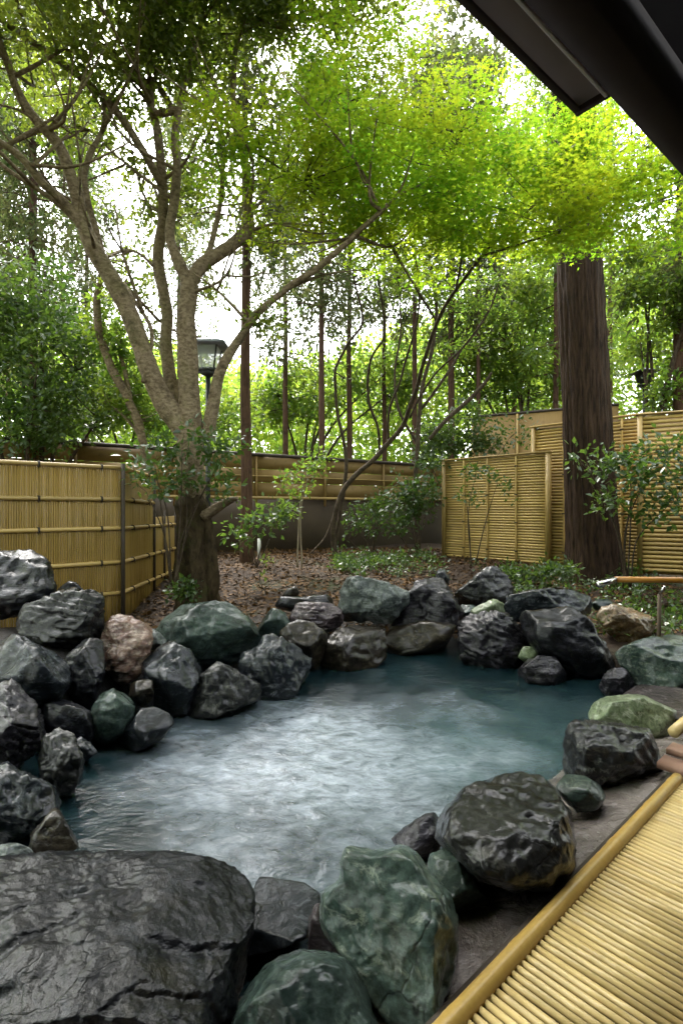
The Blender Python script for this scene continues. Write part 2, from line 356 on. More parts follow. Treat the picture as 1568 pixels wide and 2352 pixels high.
# water
def water_mat():
    t = NT('hot_spring_water'); v = t.objvec((1, 1.5, 1), False); v2 = t.objvec((1, 1, 1), False)
    h = t.math('ADD', t.noise(v, 8.5, 5, .6, .9), t.math('MULTIPLY', t.noise(v, 22, 2, .5, .8), .3))
    n = t.bump(h, .22, .05)
    c = t.mix(t.ramp(t.noise(v2, 1.3, 5, .6, .8), [(.35, 0.), (.7, 1.)]), (.004, .013, .016), (.016, .038, .044))
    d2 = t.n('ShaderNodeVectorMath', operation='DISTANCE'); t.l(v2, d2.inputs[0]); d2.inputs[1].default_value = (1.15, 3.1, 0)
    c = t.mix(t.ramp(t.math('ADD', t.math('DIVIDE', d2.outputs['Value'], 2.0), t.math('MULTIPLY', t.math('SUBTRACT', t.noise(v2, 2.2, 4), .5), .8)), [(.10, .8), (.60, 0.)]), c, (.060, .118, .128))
    # pale sky reflection painted into the water colour, strongest in the middle of the pool
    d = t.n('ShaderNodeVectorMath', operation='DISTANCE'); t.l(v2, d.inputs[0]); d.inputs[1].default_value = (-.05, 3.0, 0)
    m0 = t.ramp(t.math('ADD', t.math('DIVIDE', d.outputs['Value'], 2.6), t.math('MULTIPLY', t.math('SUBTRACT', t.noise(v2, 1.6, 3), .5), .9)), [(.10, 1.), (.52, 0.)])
    refl = t.ramp(t.math('ADD', t.math('MULTIPLY', t.noise(v, 5, 4, .55, 1.5), .7), t.math('MULTIPLY', t.noise(v, 17, 3, .55, 1.0), .3)), [(.32, .12), (.68, 1.)])
    c = t.mix(t.math('MULTIPLY', t.math('MULTIPLY', m0, refl), .80), c, (.48, .54, .62))
    s = t.pri(c, .13, n, .75)
    rf = t.n('ShaderNodeBsdfRefraction'); rf.inputs['IOR'].default_value = 1.33; rf.inputs['Roughness'].default_value = .12
    rf.inputs[0].default_value = (.45, .62, .62, 1); t.l(n, rf.inputs['Normal'])
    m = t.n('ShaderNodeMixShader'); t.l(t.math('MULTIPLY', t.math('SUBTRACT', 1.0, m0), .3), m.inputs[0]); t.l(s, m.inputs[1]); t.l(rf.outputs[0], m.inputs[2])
    return t.done(m.outputs[0])
nw = 60
Wr = np.linspace(0, 1, nw)[None] * (R0 + .35)[:, None]
Xw = PC[0] + Wr * np.cos(aa)[:, None]; Yw = PC[1] + Wr * np.sin(aa)[:, None]
pz = np.stack([Xw.ravel() * 2.3, Yw.ravel() * 3.2, 0 * Xw.ravel()], 1); Zw = .006 * fbm(pz, 3)
i, j = np.meshgrid(np.arange(na), np.arange(nw - 1), indexing='ij'); i2 = (i + 1) % na
F = np.stack([i * nw + j, i * nw + j + 1, i2 * nw + j + 1, i2 * nw + j], -1).reshape(-1, 4)
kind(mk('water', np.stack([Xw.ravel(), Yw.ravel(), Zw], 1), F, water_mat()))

# wet stone apron between the pool and the veranda
def apron_mat():
    t = NT('wet_stone_floor'); v = t.objvec((1, 1, 1), False)
    f = t.noise(v, 5, 6, .65, .5); g = t.noise(v, 55, 4, .7)
    c = t.mix(t.ramp(f, [(.35, 0.), (.68, 1.)]), (.12, .098, .085), (.31, .27, .24))
    c = t.mix(.6, c, t.ramp(g, [(.3, .35), (.7, 1.)]), 'MULTIPLY')
    return t.done(t.pri(c, t.ramp(t.noise(v, 8, 4), [(.35, .1), (.7, .4)]), t.bump(g, .5, .008, t.bump(f, .6, .05)), .6))
ss, ts = np.linspace(-1.6, 3.4, 150), np.linspace(-1.0, .02, 50)
Sg, Tg = np.meshgrid(ss, ts, indexing='ij'); Av = P0 + DIR * Sg[..., None] + NRM * Tg[..., None]
pa = np.stack([Av[..., 0].ravel() * 3, Av[..., 1].ravel() * 3, 0 * Sg.ravel()], 1)
Az = .20 + (Tg * .22 - .30 * smooth(-.45, -1.0, Tg)) + (.022 * fbm(pa, 4)).reshape(Sg.shape); Av[..., 2] = Az
i, j = np.meshgrid(np.arange(149), np.arange(49), indexing='ij')
F = np.stack([i * 50 + j, i * 50 + j + 1, (i + 1) * 50 + j + 1, (i + 1) * 50 + j], -1).reshape(-1, 4)
kind(mk('stone_paving', Av.reshape(-1, 3), F, apron_mat()))

# ------------------------------------------------------------------ boulders round the pool
_ico = {}
def ico(l):
    if l not in _ico:
        bm = bmesh.new(); bmesh.ops.create_icosphere(bm, subdivisions=l, radius=1); bm.verts.ensure_lookup_table()
        _ico[l] = (np.array([v.co[:] for v in bm.verts]), np.array([[v.index for v in f.verts] for f in bm.faces])); bm.free()
    return _ico[l]
def star(poly, c, n=360):
    p = np.asarray(poly, float) - c; q = np.roll(p, -1, 0); th = np.arange(n) * 2 * np.pi / n; out = np.zeros(n)
    for k, a in enumerate(th):
        d = np.array([math.cos(a), math.sin(a)]); e = q - p; den = d[0] * e[:, 1] - d[1] * e[:, 0]; den[den == 0] = 1e-9
        s = (p[:, 0] * e[:, 1] - p[:, 1] * e[:, 0]) / den; u = (p[:, 0] * d[1] - p[:, 1] * d[0]) / den
        ok = (u >= -1e-6) & (u <= 1 + 1e-6) & (s > 0); out[k] = s[ok].max() if ok.any() else 10
    w = np.array([1, 2, 3, 2, 1.]); w /= w.sum()
    return sum(w[i] * np.roll(out, i - 2) for i in range(5))
def rock(name, label, poly, Y, mat, lvl=5, boxy=.8, sfreq=6.5, warp=.9, grow=1.08, grain=0.0, soft=.03, depth=None, top=None, cuts=9, rough=1.0, strata=0.0, seed=0, tilt=(.25, .2, 1), cat='rock', sharp=.78):
    poly = np.asarray(poly, float); x, y = poly[:, 0], poly[:, 1]; x2, y2 = np.roll(x, -1), np.roll(y, -1); cr = x * y2 - x2 * y
    A = cr.sum() / 2; c = np.array([((x + x2) * cr).sum(), ((y + y2) * cr).sum()]) / (6 * A); poly = c + (poly - c) * grow
    tab = star(poly, c); S, F = ico(lvl); rs = np.random.RandomState(seed + int(c[0] * 13 + c[1] * 7) % 9973)
    th = (np.arctan2(-S[:, 1], S[:, 0]) / (2 * np.pi) * 360) % 360
    rho = np.interp(th, np.arange(361), np.append(tab, tab[0])); s = np.hypot(S[:, 0], S[:, 1]); s = np.sin(np.arcsin(np.clip(s, 0, 1)) ) ** .85
    size = tab.mean() * Y / FOC
    dp = depth if depth else size * .95
    zc = np.sign(S[:, 2]) * np.abs(S[:, 2]) ** boxy
    u = c[0] + rho * np.cos(np.radians(th)) * s; v = c[1] + rho * np.sin(np.radians(th)) * s
    lean = dp * min(1.0, 1.25 * max(0, (c[1] - HY) / FOC)); Yd = Y - dp * zc + lean * np.where(S[:, 1] > 0, .55, .8) * S[:, 1]
    if top is not None:
        Yp = (EYE - top) * FOC / np.maximum(v - HY, 20); gap = np.minimum(Yp, Y + dp) - Yd; Yd = Yd + .93 * soft * np.logaddexp(0, gap / soft)
    cen = P(c[0], c[1], Y)
    V = np.stack([(u - CX) * Yd / FOC, Yd, EYE - (v - HY) * Yd / FOC], 1) - cen
    for k in range(cuts):                                           # broken faces
        n = rs.normal(size=3) + np.array([0, -.9, .5]); n /= np.linalg.norm(n)
        h = V @ n; d = h.max() * rs.uniform(sharp - .12, sharp + .1); over = np.maximum(h - d, 0); V -= n * (over * .95)[:, None]
    R = V / (np.linalg.norm(V, axis=1)[:, None] + 1e-9); q = V / size + rs.uniform(0, 60, 3)
    a = .085 * fbm(q * 1.3, 3) + .075 * (np.abs(fbm(q * 2.2 + 9, 3)) * -1.4 + .3) + .016 * fbm(q * 7, 4)
    if grain: a = a + grain * (noise(q * 26) + .6 * noise(q * 47 + 3))
    if strata:
        tl = np.array(tilt, float); tl /= np.linalg.norm(tl)
        b = (V @ tl) / size * sfreq + warp * fbm(q * 1.1, 4); saw = np.abs((b % 1) - .5) * 2; a = a + strata * .075 * (smooth(.1, .45, saw) - .7) * (.6 + .8 * fbm(q * 1.7 + 4, 2))
    V = V + R * (a * size * rough)[:, None]
    return tag(mk(name, V + cen, F, M[mat], None, True, cen), label, cat, 'boulders round the pool')

def z6(p): return [(.4 * x, 1215 + .4 * y) for x, y in p]
def z7(p): return [(549 + .4 * x, 1254 + .4 * y) for x, y in p]
def z8(p): return [(941 + .4 * x, 1254 + .4 * y) for x, y in p]
def zm(p): return [(470 + .4 * x, 1803 + .4 * y) for x, y in p]
def zl(p): return [(.35 * x, 1803 + .35 * y) for x, y in p]
B = 'boulder'
rock(B, 'black craggy boulder highest on the left heap, against the bamboo fence', z6([(0, 140), (60, 130), (170, 135), (240, 190), (310, 280), (335, 350), (300, 400), (200, 450), (100, 490), (0, 500), (-120, 470), (-170, 300), (-80, 180)]), 4.3, 'black', rough=1.3)
rock('stone', 'small dark stone peeping out behind the layered slab boulder by the fence', z6([(325, 360), (360, 325), (400, 300), (440, 312), (475, 350), (470, 400), (400, 410), (340, 400)]), 4.8, 'black', 4)
rock(B, 'grey two-tier slab boulder with a dark crack, left of the pinkish boulder', z6([(60, 470), (200, 425), (330, 375), (480, 367), (560, 382), (600, 430), (640, 500), (645, 580), (600, 650), (450, 680), (300, 680), (200, 680), (100, 620), (50, 540)]), 4.0, 'grey', strata=1.6, tilt=(.22, .1, 1))
rock(B, 'knobbly pinkish white boulder, the only pink one of the left heap', z6([(635, 510), (700, 493), (760, 525), (825, 565), (855, 650), (845, 740), (800, 810), (740, 860), (680, 890), (600, 850), (565, 760), (580, 660), (615, 590)]), 3.9, 'pink', rough=1.7)
rock('stone', 'small greyish stone wedged right of the pinkish boulder', z6([(835, 575), (900, 585), (955, 635), (950, 690), (860, 690), (820, 640)]), 4.3, 'pale', 4)
rock(B, 'bluish wet boulder at the left edge below the layered slab', z6([(0, 600), (60, 580), (140, 640), (240, 680), (320, 710), (385, 780), (390, 880), (340, 960), (240, 1000), (100, 970), (0, 920), (-120, 880), (-140, 700)]), 3.35, 'blue')
rock(B, 'shadowed black boulder deep in the left heap below the layered slab', z6([(380, 700), (480, 640), (580, 660), (600, 800), (560, 920), (530, 1060), (440, 1120), (370, 1020), (350, 850)]), 3.6, 'black')
rock('stone', 'dark stone low in the shadow between striped boulder and round boulder', z6([(250, 960), (350, 930), (440, 980), (530, 1060), (540, 1180), (470, 1260), (330, 1220), (250, 1120)]), 3.2, 'black', 4)
rock(B, 'striped purplish grey boulder at the left edge beside the rough grey one', z6([(0, 890), (70, 880), (130, 940), (165, 980), (235, 1040), (258, 1110), (245, 1200), (195, 1290), (100, 1350), (0, 1370), (-140, 1320), (-170, 1050)]), 2.75, 'purple', strata=1.5, tilt=(.5, .1, 1))
rock(B, 'rough pitted grey rock standing in the water left of the pool', z6([(250, 1150), (300, 1122), (380, 1148), (415, 1200), (472, 1320), (455, 1440), (410, 1520), (330, 1540), (260, 1480), (235, 1390), (240, 1250)]), 2.65, 'grey', rough=1.5)
rock('stone', 'dark stone between the rough grey rock and the water on the left', z6([(410, 1200), (460, 1190), (520, 1230), (560, 1280), (500, 1330), (440, 1320)]), 2.95, 'blue', 4)
rock(B, 'dark blue boulder at the left edge with a pale diagonal vein', z6([(0, 1365), (50, 1352), (110, 1395), (200, 1430), (285, 1480), (325, 1560), (310, 1640), (200, 1720), (80, 1790), (-20, 1800), (-140, 1650), (-110, 1450)]), 2.3, 'blue', rough=1.3)
rock('stone', 'dark wet stone behind the big black boulder at the left water edge', zl([(210, 330), (300, 220), (365, 150), (430, 200), (495, 300), (510, 400), (430, 470), (250, 480), (200, 420)]), 2.1, 'brown', 4)
rock('stone', 'pale flat stone at the left edge just above the big black boulder', zl([(-60, 420), (0, 395), (130, 385), (205, 425), (220, 470), (100, 505), (0, 520), (-80, 500)]), 1.95, 'pale', 4)
rock(B, 'smooth round greenish boulder at the water, below the pinkish one', z6([(535, 1010), (600, 945), (680, 917), (742, 927), (768, 990), (758, 1080), (705, 1175), (625, 1225), (550, 1215), (518, 1150), (522, 1070)]), 3.25, 'green', rough=.6, cuts=3)
rock('stone', 'small mossy yellow stone right of the smooth round boulder', z6([(755, 880), (810, 855), (872, 875), (893, 950), (860, 1010), (790, 1015), (745, 960)]), 3.55, 'brown', 4, rough=.8)
rock(B, 'rounded black boulder between the mossy stone and the ridged grey rock', z6([(845, 690), (910, 655), (1000, 660), (1080, 708), (1152, 790), (1165, 840), (1120, 900), (1100, 980), (1070, 1060), (960, 1070), (890, 1010), (860, 900), (825, 800)]), 3.8, 'blue', rough=.8)
rock(B, 'large whale-backed dark boulder with a shining top in front of the grey tree', z6([(915, 600), (960, 518), (1050, 447), (1150, 432), (1290, 427), (1370, 468), (1432, 540), (1478, 640), (1460, 730), (1380, 760), (1280, 780), (1180, 800), (1120, 770), (1070, 710), (1000, 670), (935, 645)]), 4.6, 'green', rough=.75, top=.62)
rock(B, 'ridged grey rock at the water below the whale-backed boulder', z6([(1060, 980), (1110, 885), (1195, 830), (1280, 748), (1352, 768), (1425, 830), (1475, 900), (1490, 990), (1430, 1050), (1300, 1080), (1180, 1100), (1080, 1090)]), 3.8, 'grey', rough=1.3)
rock('stone', 'half sunken stone in the water right of the smooth round boulder', z6([(640, 1260), (730, 1140), (795, 1045), (890, 1030), (960, 1065), (990, 1120), (930, 1200), (820, 1260), (720, 1300)]), 3.2, 'blue', 4, rough=.7)
rock(B, 'mushroom-topped grey boulder overhanging the water, left of the dark block', z7([(25, 620), (120, 588), (140, 530), (230, 512), (322, 548), (392, 630), (400, 700), (380, 800), (330, 870), (200, 920), (90, 910), (40, 820), (15, 700)]), 4.2, 'blue', rough=1.1)
rock('stone', 'small round green stone between whale-backed boulder and mauve rock', z7([(95, 520), (145, 390), (200, 362), (262, 383), (290, 440), (265, 520), (190, 560), (120, 560)]), 5.1, 'green', 4, rough=.6)
rock('stone', 'mauve layered rock below the flat slab on the far bank', z7([(235, 385), (300, 342), (420, 327), (522, 337), (585, 370), (580, 440), (530, 490), (430, 480), (330, 460), (260, 430)]), 5.2, 'mauve', 5, strata=1.6, tilt=(0, 0, 1))
rock('stone', 'flat dark slab lying behind the mauve layered rock', z7([(205, 350), (255, 290), (380, 298), (430, 288), (522, 278), (570, 322), (560, 370), (430, 370), (300, 375)]), 5.7, 'black', 4)
rock('stone', 'tiny dark stone on the leaf litter behind the flat slab', z7([(240, 300), (280, 245), (320, 232), (345, 262), (330, 300), (280, 310)]), 6.2, 'brown', 3)
rock('stone', 'dark rock between mushroom-topped boulder and dark block at the water', z7([(230, 500), (330, 430), (430, 445), (485, 500), (500, 560), (470, 650), (400, 700), (350, 660), (290, 570)]), 4.75, 'brown', 4)
rock(B, 'long dark block at the far water edge with a pale top rim', z7([(465, 610), (540, 508), (640, 448), (760, 427), (835, 438), (835, 520), (835, 640), (770, 700), (640, 745), (550, 750), (490, 690)]), 4.9, 'brown', rough=.9, top=.32)
rock(B, 'pale grey boulder sitting highest in the middle of the far bank', z7([(575, 390), (595, 270), (628, 200), (680, 172), (760, 192), (850, 197), (922, 247), (960, 270), (955, 335), (905, 400), (840, 440), (700, 450), (600, 435)]), 5.5, 'pale', rough=1.1)
rock(B, 'dark jagged boulder right of the pale grey boulder on the far bank', z7([(880, 450), (945, 320), (965, 230), (1050, 178), (1132, 188), (1185, 240), (1235, 300), (1290, 370), (1270, 470), (1180, 490), (1080, 500), (960, 510), (880, 500)]), 5.6, 'purple', rough=1.4)
rock(B, 'shadowed brown rock at the farthest water edge below the jagged boulder', z7([(810, 480), (960, 450), (1120, 435), (1240, 460), (1270, 530), (1190, 590), (1000, 620), (850, 650), (805, 570)]), 5.35, 'brown', 4)
rock('stone', 'small shiny knob of stone on top of the jagged boulder', z7([(1120, 200), (1148, 128), (1190, 135), (1210, 190), (1190, 235), (1140, 235)]), 5.95, 'blue', 4)
rock(B, 'lichen-spotted brown grey boulder among the ground plants behind the far bank', z7([(1225, 310), (1275, 240), (1340, 200), (1400, 127), (1470, 122), (1535, 168), (1565, 230), (1560, 310), (1500, 350), (1400, 350), (1270, 355)]), 6.3, 'grey', rough=1.4)
rock('stone', 'small pale green stone above the crumpled purple boulder', z8([(350, 375), (425, 312), (500, 310), (555, 348), (575, 410), (480, 430), (390, 415)]), 5.6, 'palegreen', 4, rough=.6)
rock('stone', 'greenish flat stone left of the small pale green stone', z8([(240, 360), (300, 335), (390, 345), (400, 385), (300, 410), (240, 400)]), 5.7, 'green', 4, rough=.8)
rock(B, 'crumpled purple grey boulder with wrinkled layers at the far right water edge', z8([(285, 470), (278, 430), (330, 388), (420, 376), (500, 396), (562, 418), (642, 480), (690, 530), (690, 610), (640, 670), (580, 720), (510, 730), (400, 710), (320, 630), (292, 540)]), 5.0, 'purple', strata=1.7, tilt=(.6, .2, 1), rough=1.3)
rock(B, 'large tilted black boulder with a shining upper edge, right of the crumpled one', z8([(655, 430), (688, 358), (730, 327), (860, 317), (952, 347), (1052, 388), (1105, 440), (1175, 500), (1208, 570), (1215, 690), (1170, 770), (1080, 800), (960, 770), (850, 670), (735, 610), (675, 520)]), 4.8, 'black', rough=.9, strata=.5, tilt=(.6, 0, 1))
rock(B, 'low dark blue grey boulder behind the large tilted black boulder', z8([(550, 345), (590, 287), (700, 256), (800, 246), (900, 256), (1002, 288), (1060, 330), (1060, 400), (950, 420), (860, 410), (730, 420), (640, 430), (575, 420)]), 5.6, 'blue')
rock('stone', 'small cream stone in the gap below the crumpled boulder', z8([(610, 625), (650, 580), (730, 580), (755, 620), (720, 660), (650, 660)]), 4.75, 'palegreen', 3, rough=.5)
rock('stone', 'low purple stone in the water under the large tilted black boulder', z8([(600, 730), (655, 650), (760, 632), (862, 647), (920, 700), (920, 780), (850, 810), (760, 800), (650, 780)]), 4.45, 'purple', 4, rough=1.2)
rock('stone', 'dark rough stone at the water below the mottled green boulder on the right', z8([(1080, 810), (1125, 740), (1200, 695), (1255, 740), (1285, 810), (1255, 880), (1150, 880)]), 4.1, 'purple', 4, rough=1.3)
rock(B, 'ochre pitted rock, the only orange one, beside the thin stake', z8([(1085, 415), (1118, 358), (1180, 342), (1280, 367), (1372, 397), (1425, 440), (1420, 510), (1340, 555), (1210, 560), (1140, 500)]), 5.2, 'orange', rough=1.5)
rock('stone', 'small grey green stone among leaves above the ochre rock', z8([(1040, 330), (1080, 305), (1140, 305), (1170, 335), (1140, 365), (1060, 365)]), 5.8, 'green', 3)
rock(B, 'mottled green boulder at the right edge below the thin stake', z8([(1200, 625), (1230, 578), (1330, 548), (1460, 517), (1520, 502), (1610, 517), (1740, 600), (1750, 760), (1580, 830), (1420, 840), (1290, 790), (1235, 700)]), 4.25, 'lightgreen', rough=.8)
rock(B, 'smooth pale green boulder above the pitted dark rock on the right', z8([(1030, 965), (1060, 908), (1140, 862), (1240, 856), (1340, 866), (1422, 906), (1515, 950), (1500, 1040), (1475, 1100), (1430, 1120), (1340, 1090), (1200, 1040), (1100, 1010), (1038, 990)]), 3.15, 'palegreen', rough=.6, cuts=3)
rock(B, 'pitted dark grey rock beside the far end of the bamboo mat', z8([(905, 1140), (955, 1038), (1040, 997), (1120, 997), (1220, 1047), (1330, 1057), (1432, 1097), (1458, 1150), (1450, 1260), (1410, 1340), (1280, 1395), (1150, 1405), (1000, 1375), (905, 1310), (882, 1240)]), 2.6, 'grey', rough=1.5, lvl=5)
rock(B, 'dark stump-like boulder with a flat wet top beside the bamboo edge pole', [(1010, 1900), (1022, 1862), (1075, 1812), (1140, 1786), (1240, 1780), (1272, 1815), (1307, 1870), (1318, 1935), (1313, 1990), (1268, 2040), (1180, 2048), (1100, 2020), (1040, 1965), (1005, 1925)], 1.95, 'brownblue', 6, top=.42, depth=.3, rough=.7, cuts=0, grow=1.03, grain=.008, soft=.012, boxy=.4)
rock('stone', 'narrow dark stone leaning left of the stump-like boulder', [(905, 1925), (950, 1887), (1000, 1866), (1020, 1900), (1000, 1965), (960, 1985), (920, 1960)], 2.2, 'purple', 4)
rock('stone', 'small flat green stone between stump-like boulder and pitted dark rock', z8([(845, 1385), (900, 1315), (1000, 1325), (1085, 1375), (1118, 1440), (1065, 1510), (960, 1525), (890, 1460)]), 2.25, 'lightgreen', 4, rough=.6, depth=.1, top=.27)
rock('stone', 'glossy small green stone tucked behind the big green foreground boulder', [(988, 1968), (1020, 1952), (1052, 1962), (1088, 2010), (1112, 2060), (1120, 2100), (1082, 2126), (1040, 2118), (1008, 2065), (983, 2010)], 1.75, 'lightgreen', 5, rough=.6)
rock(B, 'big green foreground boulder with a notch on top, left of the bamboo pole', zm([(675, 640), (720, 595), (778, 552), (798, 490), (783, 470), (798, 400), (830, 367), (930, 382), (1040, 377), (1120, 347), (1182, 362), (1245, 430), (1335, 550), (1405, 640), (1447, 780), (1447, 950), (1417, 1150), (1357, 1300), (1280, 1420), (1100, 1460), (980, 1300), (900, 1120), (820, 1030), (735, 925), (672, 800)]), 1.5, 'lightgreen', 6, rough=.6, cuts=4, grow=1.02, grain=.006)
rock('stone', 'flat grey stone between the big black and the big green boulders', zm([(270, 650), (318, 540), (420, 550), (555, 570), (638, 628), (655, 690), (620, 770), (585, 870), (470, 910), (340, 950), (235, 970), (190, 930), (240, 760)]), 1.72, 'blue', 5, depth=.16, top=.12, rough=.5, cuts=3)
rock('stone', 'thin wet ledge of stone beside the big green boulder at the water', zm([(600, 780), (640, 690), (675, 690), (690, 800), (760, 930), (830, 1020), (720, 1010), (600, 960)]), 1.62, 'mauve', 4, depth=.1, rough=.7)
rock(B, 'smooth blue green boulder at the bottom edge of the foreground', zm([(130, 1450), (195, 1270), (325, 1080), (420, 995), (560, 955), (700, 965), (803, 1005), (875, 1100), (945, 1230), (1010, 1400), (1000, 1600), (500, 1650), (150, 1600)]), 1.34, 'green', 6, rough=.5, cuts=3, grow=1.03, grain=.006)
rock(B, 'huge black boulder with a grooved wet top in the foreground', [(0, 1966), (80, 1963), (155, 1955), (260, 1953), (400, 1964), (500, 1980), (560, 1998), (585, 2040), (576, 2120), (552, 2220), (540, 2352), (525, 2500), (300, 2560), (0, 2560), (-170, 2480), (-220, 2200), (-130, 2000)], 1.5, 'blackgrain', 7, depth=.36, top=.36, rough=.45, strata=1.0, tilt=(-.4, .9, .35), cuts=2, sfreq=3.6, warp=.8, grow=1.0, grain=.022, soft=.06)
rock('stone_slab', 'smooth brown flat slab behind the pale green boulder at the right edge', [(1440, 1600), (1475, 1576), (1568, 1586), (1720, 1620), (1740, 1730), (1620, 1720), (1530, 1680), (1470, 1640)], 3.45, 'mauve', 4, depth=.5, rough=.3, cuts=2, top=.18)

# ------------------------------------------------------------------ bamboo mat on the veranda edge
def bamboo(pts0, pts1, r, nodes, m=12, flare=1.10, mb=None):
    p0, p1 = np.asarray(pts0, float), np.asarray(pts1, float); ts = [0]; rs_ = [1.0]
    for nd in nodes: ts += [nd - .012, nd - .004, nd, nd + .004, nd + .012]; rs_ += [1, flare, flare * .97, flare, 1]
    ts.append(1); rs_.append(1); o = np.argsort(ts); ts = np.array(ts)[o]; rs_ = np.array(rs_)[o]
    mb = mb or MB(); return mb.tube(p0 + (p1 - p0) * ts[:, None], r * rs_, m)
mat_t = thing('bamboo_mat', 'bamboo reed mat along the veranda edge, bound by thick yellow poles', 'bamboo mat', D(.6, .2, .2))
bb = MB(); bb.box(D(.62, .19, .212), DIR * 1.06, NRM * .185, UP * .012); bb.build('base_board', M['darkwood'], mat_t, False)
for sgn, (t_, r_) in (('outer', (0, .0245)), ('inner', (.40, .0245))):
    nn = np.cumsum([.05, .17, .14, .16, .15, .17, .13])
    bamboo(D(-.45, t_, .247), D(1.67, t_, .247), r_, nn, 16, 1.05).build('edge_pole', M['pole'], mat_t)
rs = np.random.RandomState(3); reeds = []
rot_reed = math.atan2(NRM[1], NRM[0])
for k in range(8):
    mb = bamboo(np.zeros(3), np.array([.35, 0, 0]), .0090, sorted(rs.uniform(.08, .92, rs.randint(1, 3))), 12, 1.07)
    o = mb.build('reed', M['reed']); o.parent = mat_t; o.location = D(-.4 + .0246 * k, .022, .240) - wloc(mat_t); o.rotation_euler = (0, 0, rot_reed); reeds.append(o)
for k in range(8, 84):
    o = child_copy(reeds[rs.randint(8)], mat_t, D(-.4 + .0246 * k, .022, .240 + rs.normal() * .0008), rot=(rs.uniform(0, 6), 0, rot_reed + rs.normal() * .003))
# dark sill under the mat, towards the stone floor
sb = MB(); sb.box(D(.62, -.035, .16), DIR * 1.08, NRM * .012, UP * .075); tag(sb.build('edging_board', M['dpost'], None, False, D(.62, -.035, .12)), 'dark wet edging board under the bamboo pole at the stone floor', 'board')
# bits at the right edge beyond the mat
q = G(1546, 1682, .30); tag(bamboo(q, q + DIR * .9, .028, [.2, .55, .9], 14, 1.06).build('bamboo_pole', M['reed'], None, True, q), 'pale cut bamboo pole end at the right edge behind the planks', 'bamboo pole')
q = G(1527, 1742, .27); wt = thing('wooden_step', 'worn pinkish plank step at the right edge beyond the bamboo mat', 'step', q)
for k, (a, z, w) in enumerate(((.0, .25, .055), (-.125, .275, .05))):
    c = q + DIR * (-a) + NRM * .34; c[2] = z; b = MB(); b.box(c, DIR * w, NRM * .36, UP * .014); b.build('plank', M['plank'], wt, False)

# ------------------------------------------------------------------ eave of the veranda
E0 = np.array([.816, 1.809, 0]); DE = np.array([.776, .631, 0]); NE = np.array([.631, -.776, 0])
def E(s_, t_, z): return E0 + DE * s_ + NE * t_ + UP * z
ev = thing('veranda_eave', 'dark overhanging eave with grey soffit in the top right corner', 'roof', E(0, .2, 2.65))
b = MB(); b.box(E(1.2, .252, 2.75), DE * 6, NE * .05, UP * .10); b.build('beam', M['darkwood'], ev, False)
b = MB(); b.box(E(-3.0, .198, 2.648), DE * 2.775, NE * .0045, UP * .006); b.build('trim', M['trim'], ev, False)
b = MB(); b.box(E(-2.91, .105, 2.845), DE * 2.9, NE * .095, UP * .012); b.build('soffit_panel', M['soffit'], ev, False)
b = MB(); b.box(E(-2.9, .0, 2.85), DE * 2.9, NE * .010, UP * .028)
b.box(E(.010, .095, 2.85), DE * .010, NE * .107, UP * .028); b.build('soffit_frame', M['darkwood'], ev, False)
b = MB(); b.box(E(-2.9, .10, 2.90), DE * 2.9, NE * .12, UP * .02); b.build('roof', M['darkwood'], ev, False)
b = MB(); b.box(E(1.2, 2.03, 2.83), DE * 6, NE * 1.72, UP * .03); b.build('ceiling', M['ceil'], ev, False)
b = MB(); b.box(D(2, 2.5, 1.3), DIR * 6, NRM * .05, UP * 1.495); b.build('house_wall', M['darkwood'], ev, False)
b = MB(); b.box(D(-3.3, 1.25, 1.3), DIR * .05, NRM * 1.19, UP * 1.495); b.build('shade_wall', M['darkwood'], ev, False)  # unseen wing wall, added to block open sky behind left of the camera
b = MB(); b.box(D(1.2, 1.45, .10), DIR * 4.4, NRM * .99, UP * .09); b.build('veranda_floor', M['darkwood'], ev, False)
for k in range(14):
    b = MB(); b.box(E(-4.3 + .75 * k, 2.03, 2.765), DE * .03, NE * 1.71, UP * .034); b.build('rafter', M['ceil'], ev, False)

# ------------------------------------------------------------------ fences
def hv(a, b): v = np.asarray(b, float) - np.asarray(a, float); v[2] = 0; return v / np.linalg.norm(v)
# near left fence of split bamboo: two runs that meet at the dark corner post
A0 = np.array([-4.3, 4.40, 0]); A1 = np.array([-2.52, 6.0, 0]); A2 = np.array([-2.71, 8.47, 0])
lf = thing('bamboo_fence', 'split bamboo fence with horizontal bamboo rails at the left behind the rocks', 'fence', (A1[0], A1[1], .1))
rs = np.random.RandomState(11)
def reed_run(a, b, z0, z1, pitch, parent, front):
    u = hv(a, b); L = np.linalg.norm((b - a)[:2]); proto = []
    for k in range(4):
        mb = bamboo((0, 0, z0), (0, 0, z1), pitch * .47, [.2 + .13 * k, .72 - .1 * k], 7, 1.12); o = mb.build('reed', M['fence_reed'], None); o.parent = parent; proto.append(o)
    n = int(L / pitch)
    for k in range(n):
        p = a + u * (k + .5) * pitch + front * rs.normal() * .001
        if k < 4: o = proto[k]
        else: o = proto[rs.randint(4)].copy(); COL.objects.link(o); o.parent = parent
        o.location = (p[0] - parent.location[0], p[1] - parent.location[1], -parent.location[2]); o.rotation_euler = (0, 0, rs.uniform(0, 6))
f1 = np.array([hv(A0, A1)[1], -hv(A0, A1)[0], 0]); f2 = np.array([hv(A1, A2)[1], -hv(A1, A2)[0], 0])
reed_run(A0, A1, .02, 1.90, .0225, lf, f1)
Am = A1 + (A2 - A1) * .50
reed_run(A1, Am, .02, 1.86, .0225, lf, f2); reed_run(Am, A2, .02, 1.33, .0225, lf, f2)
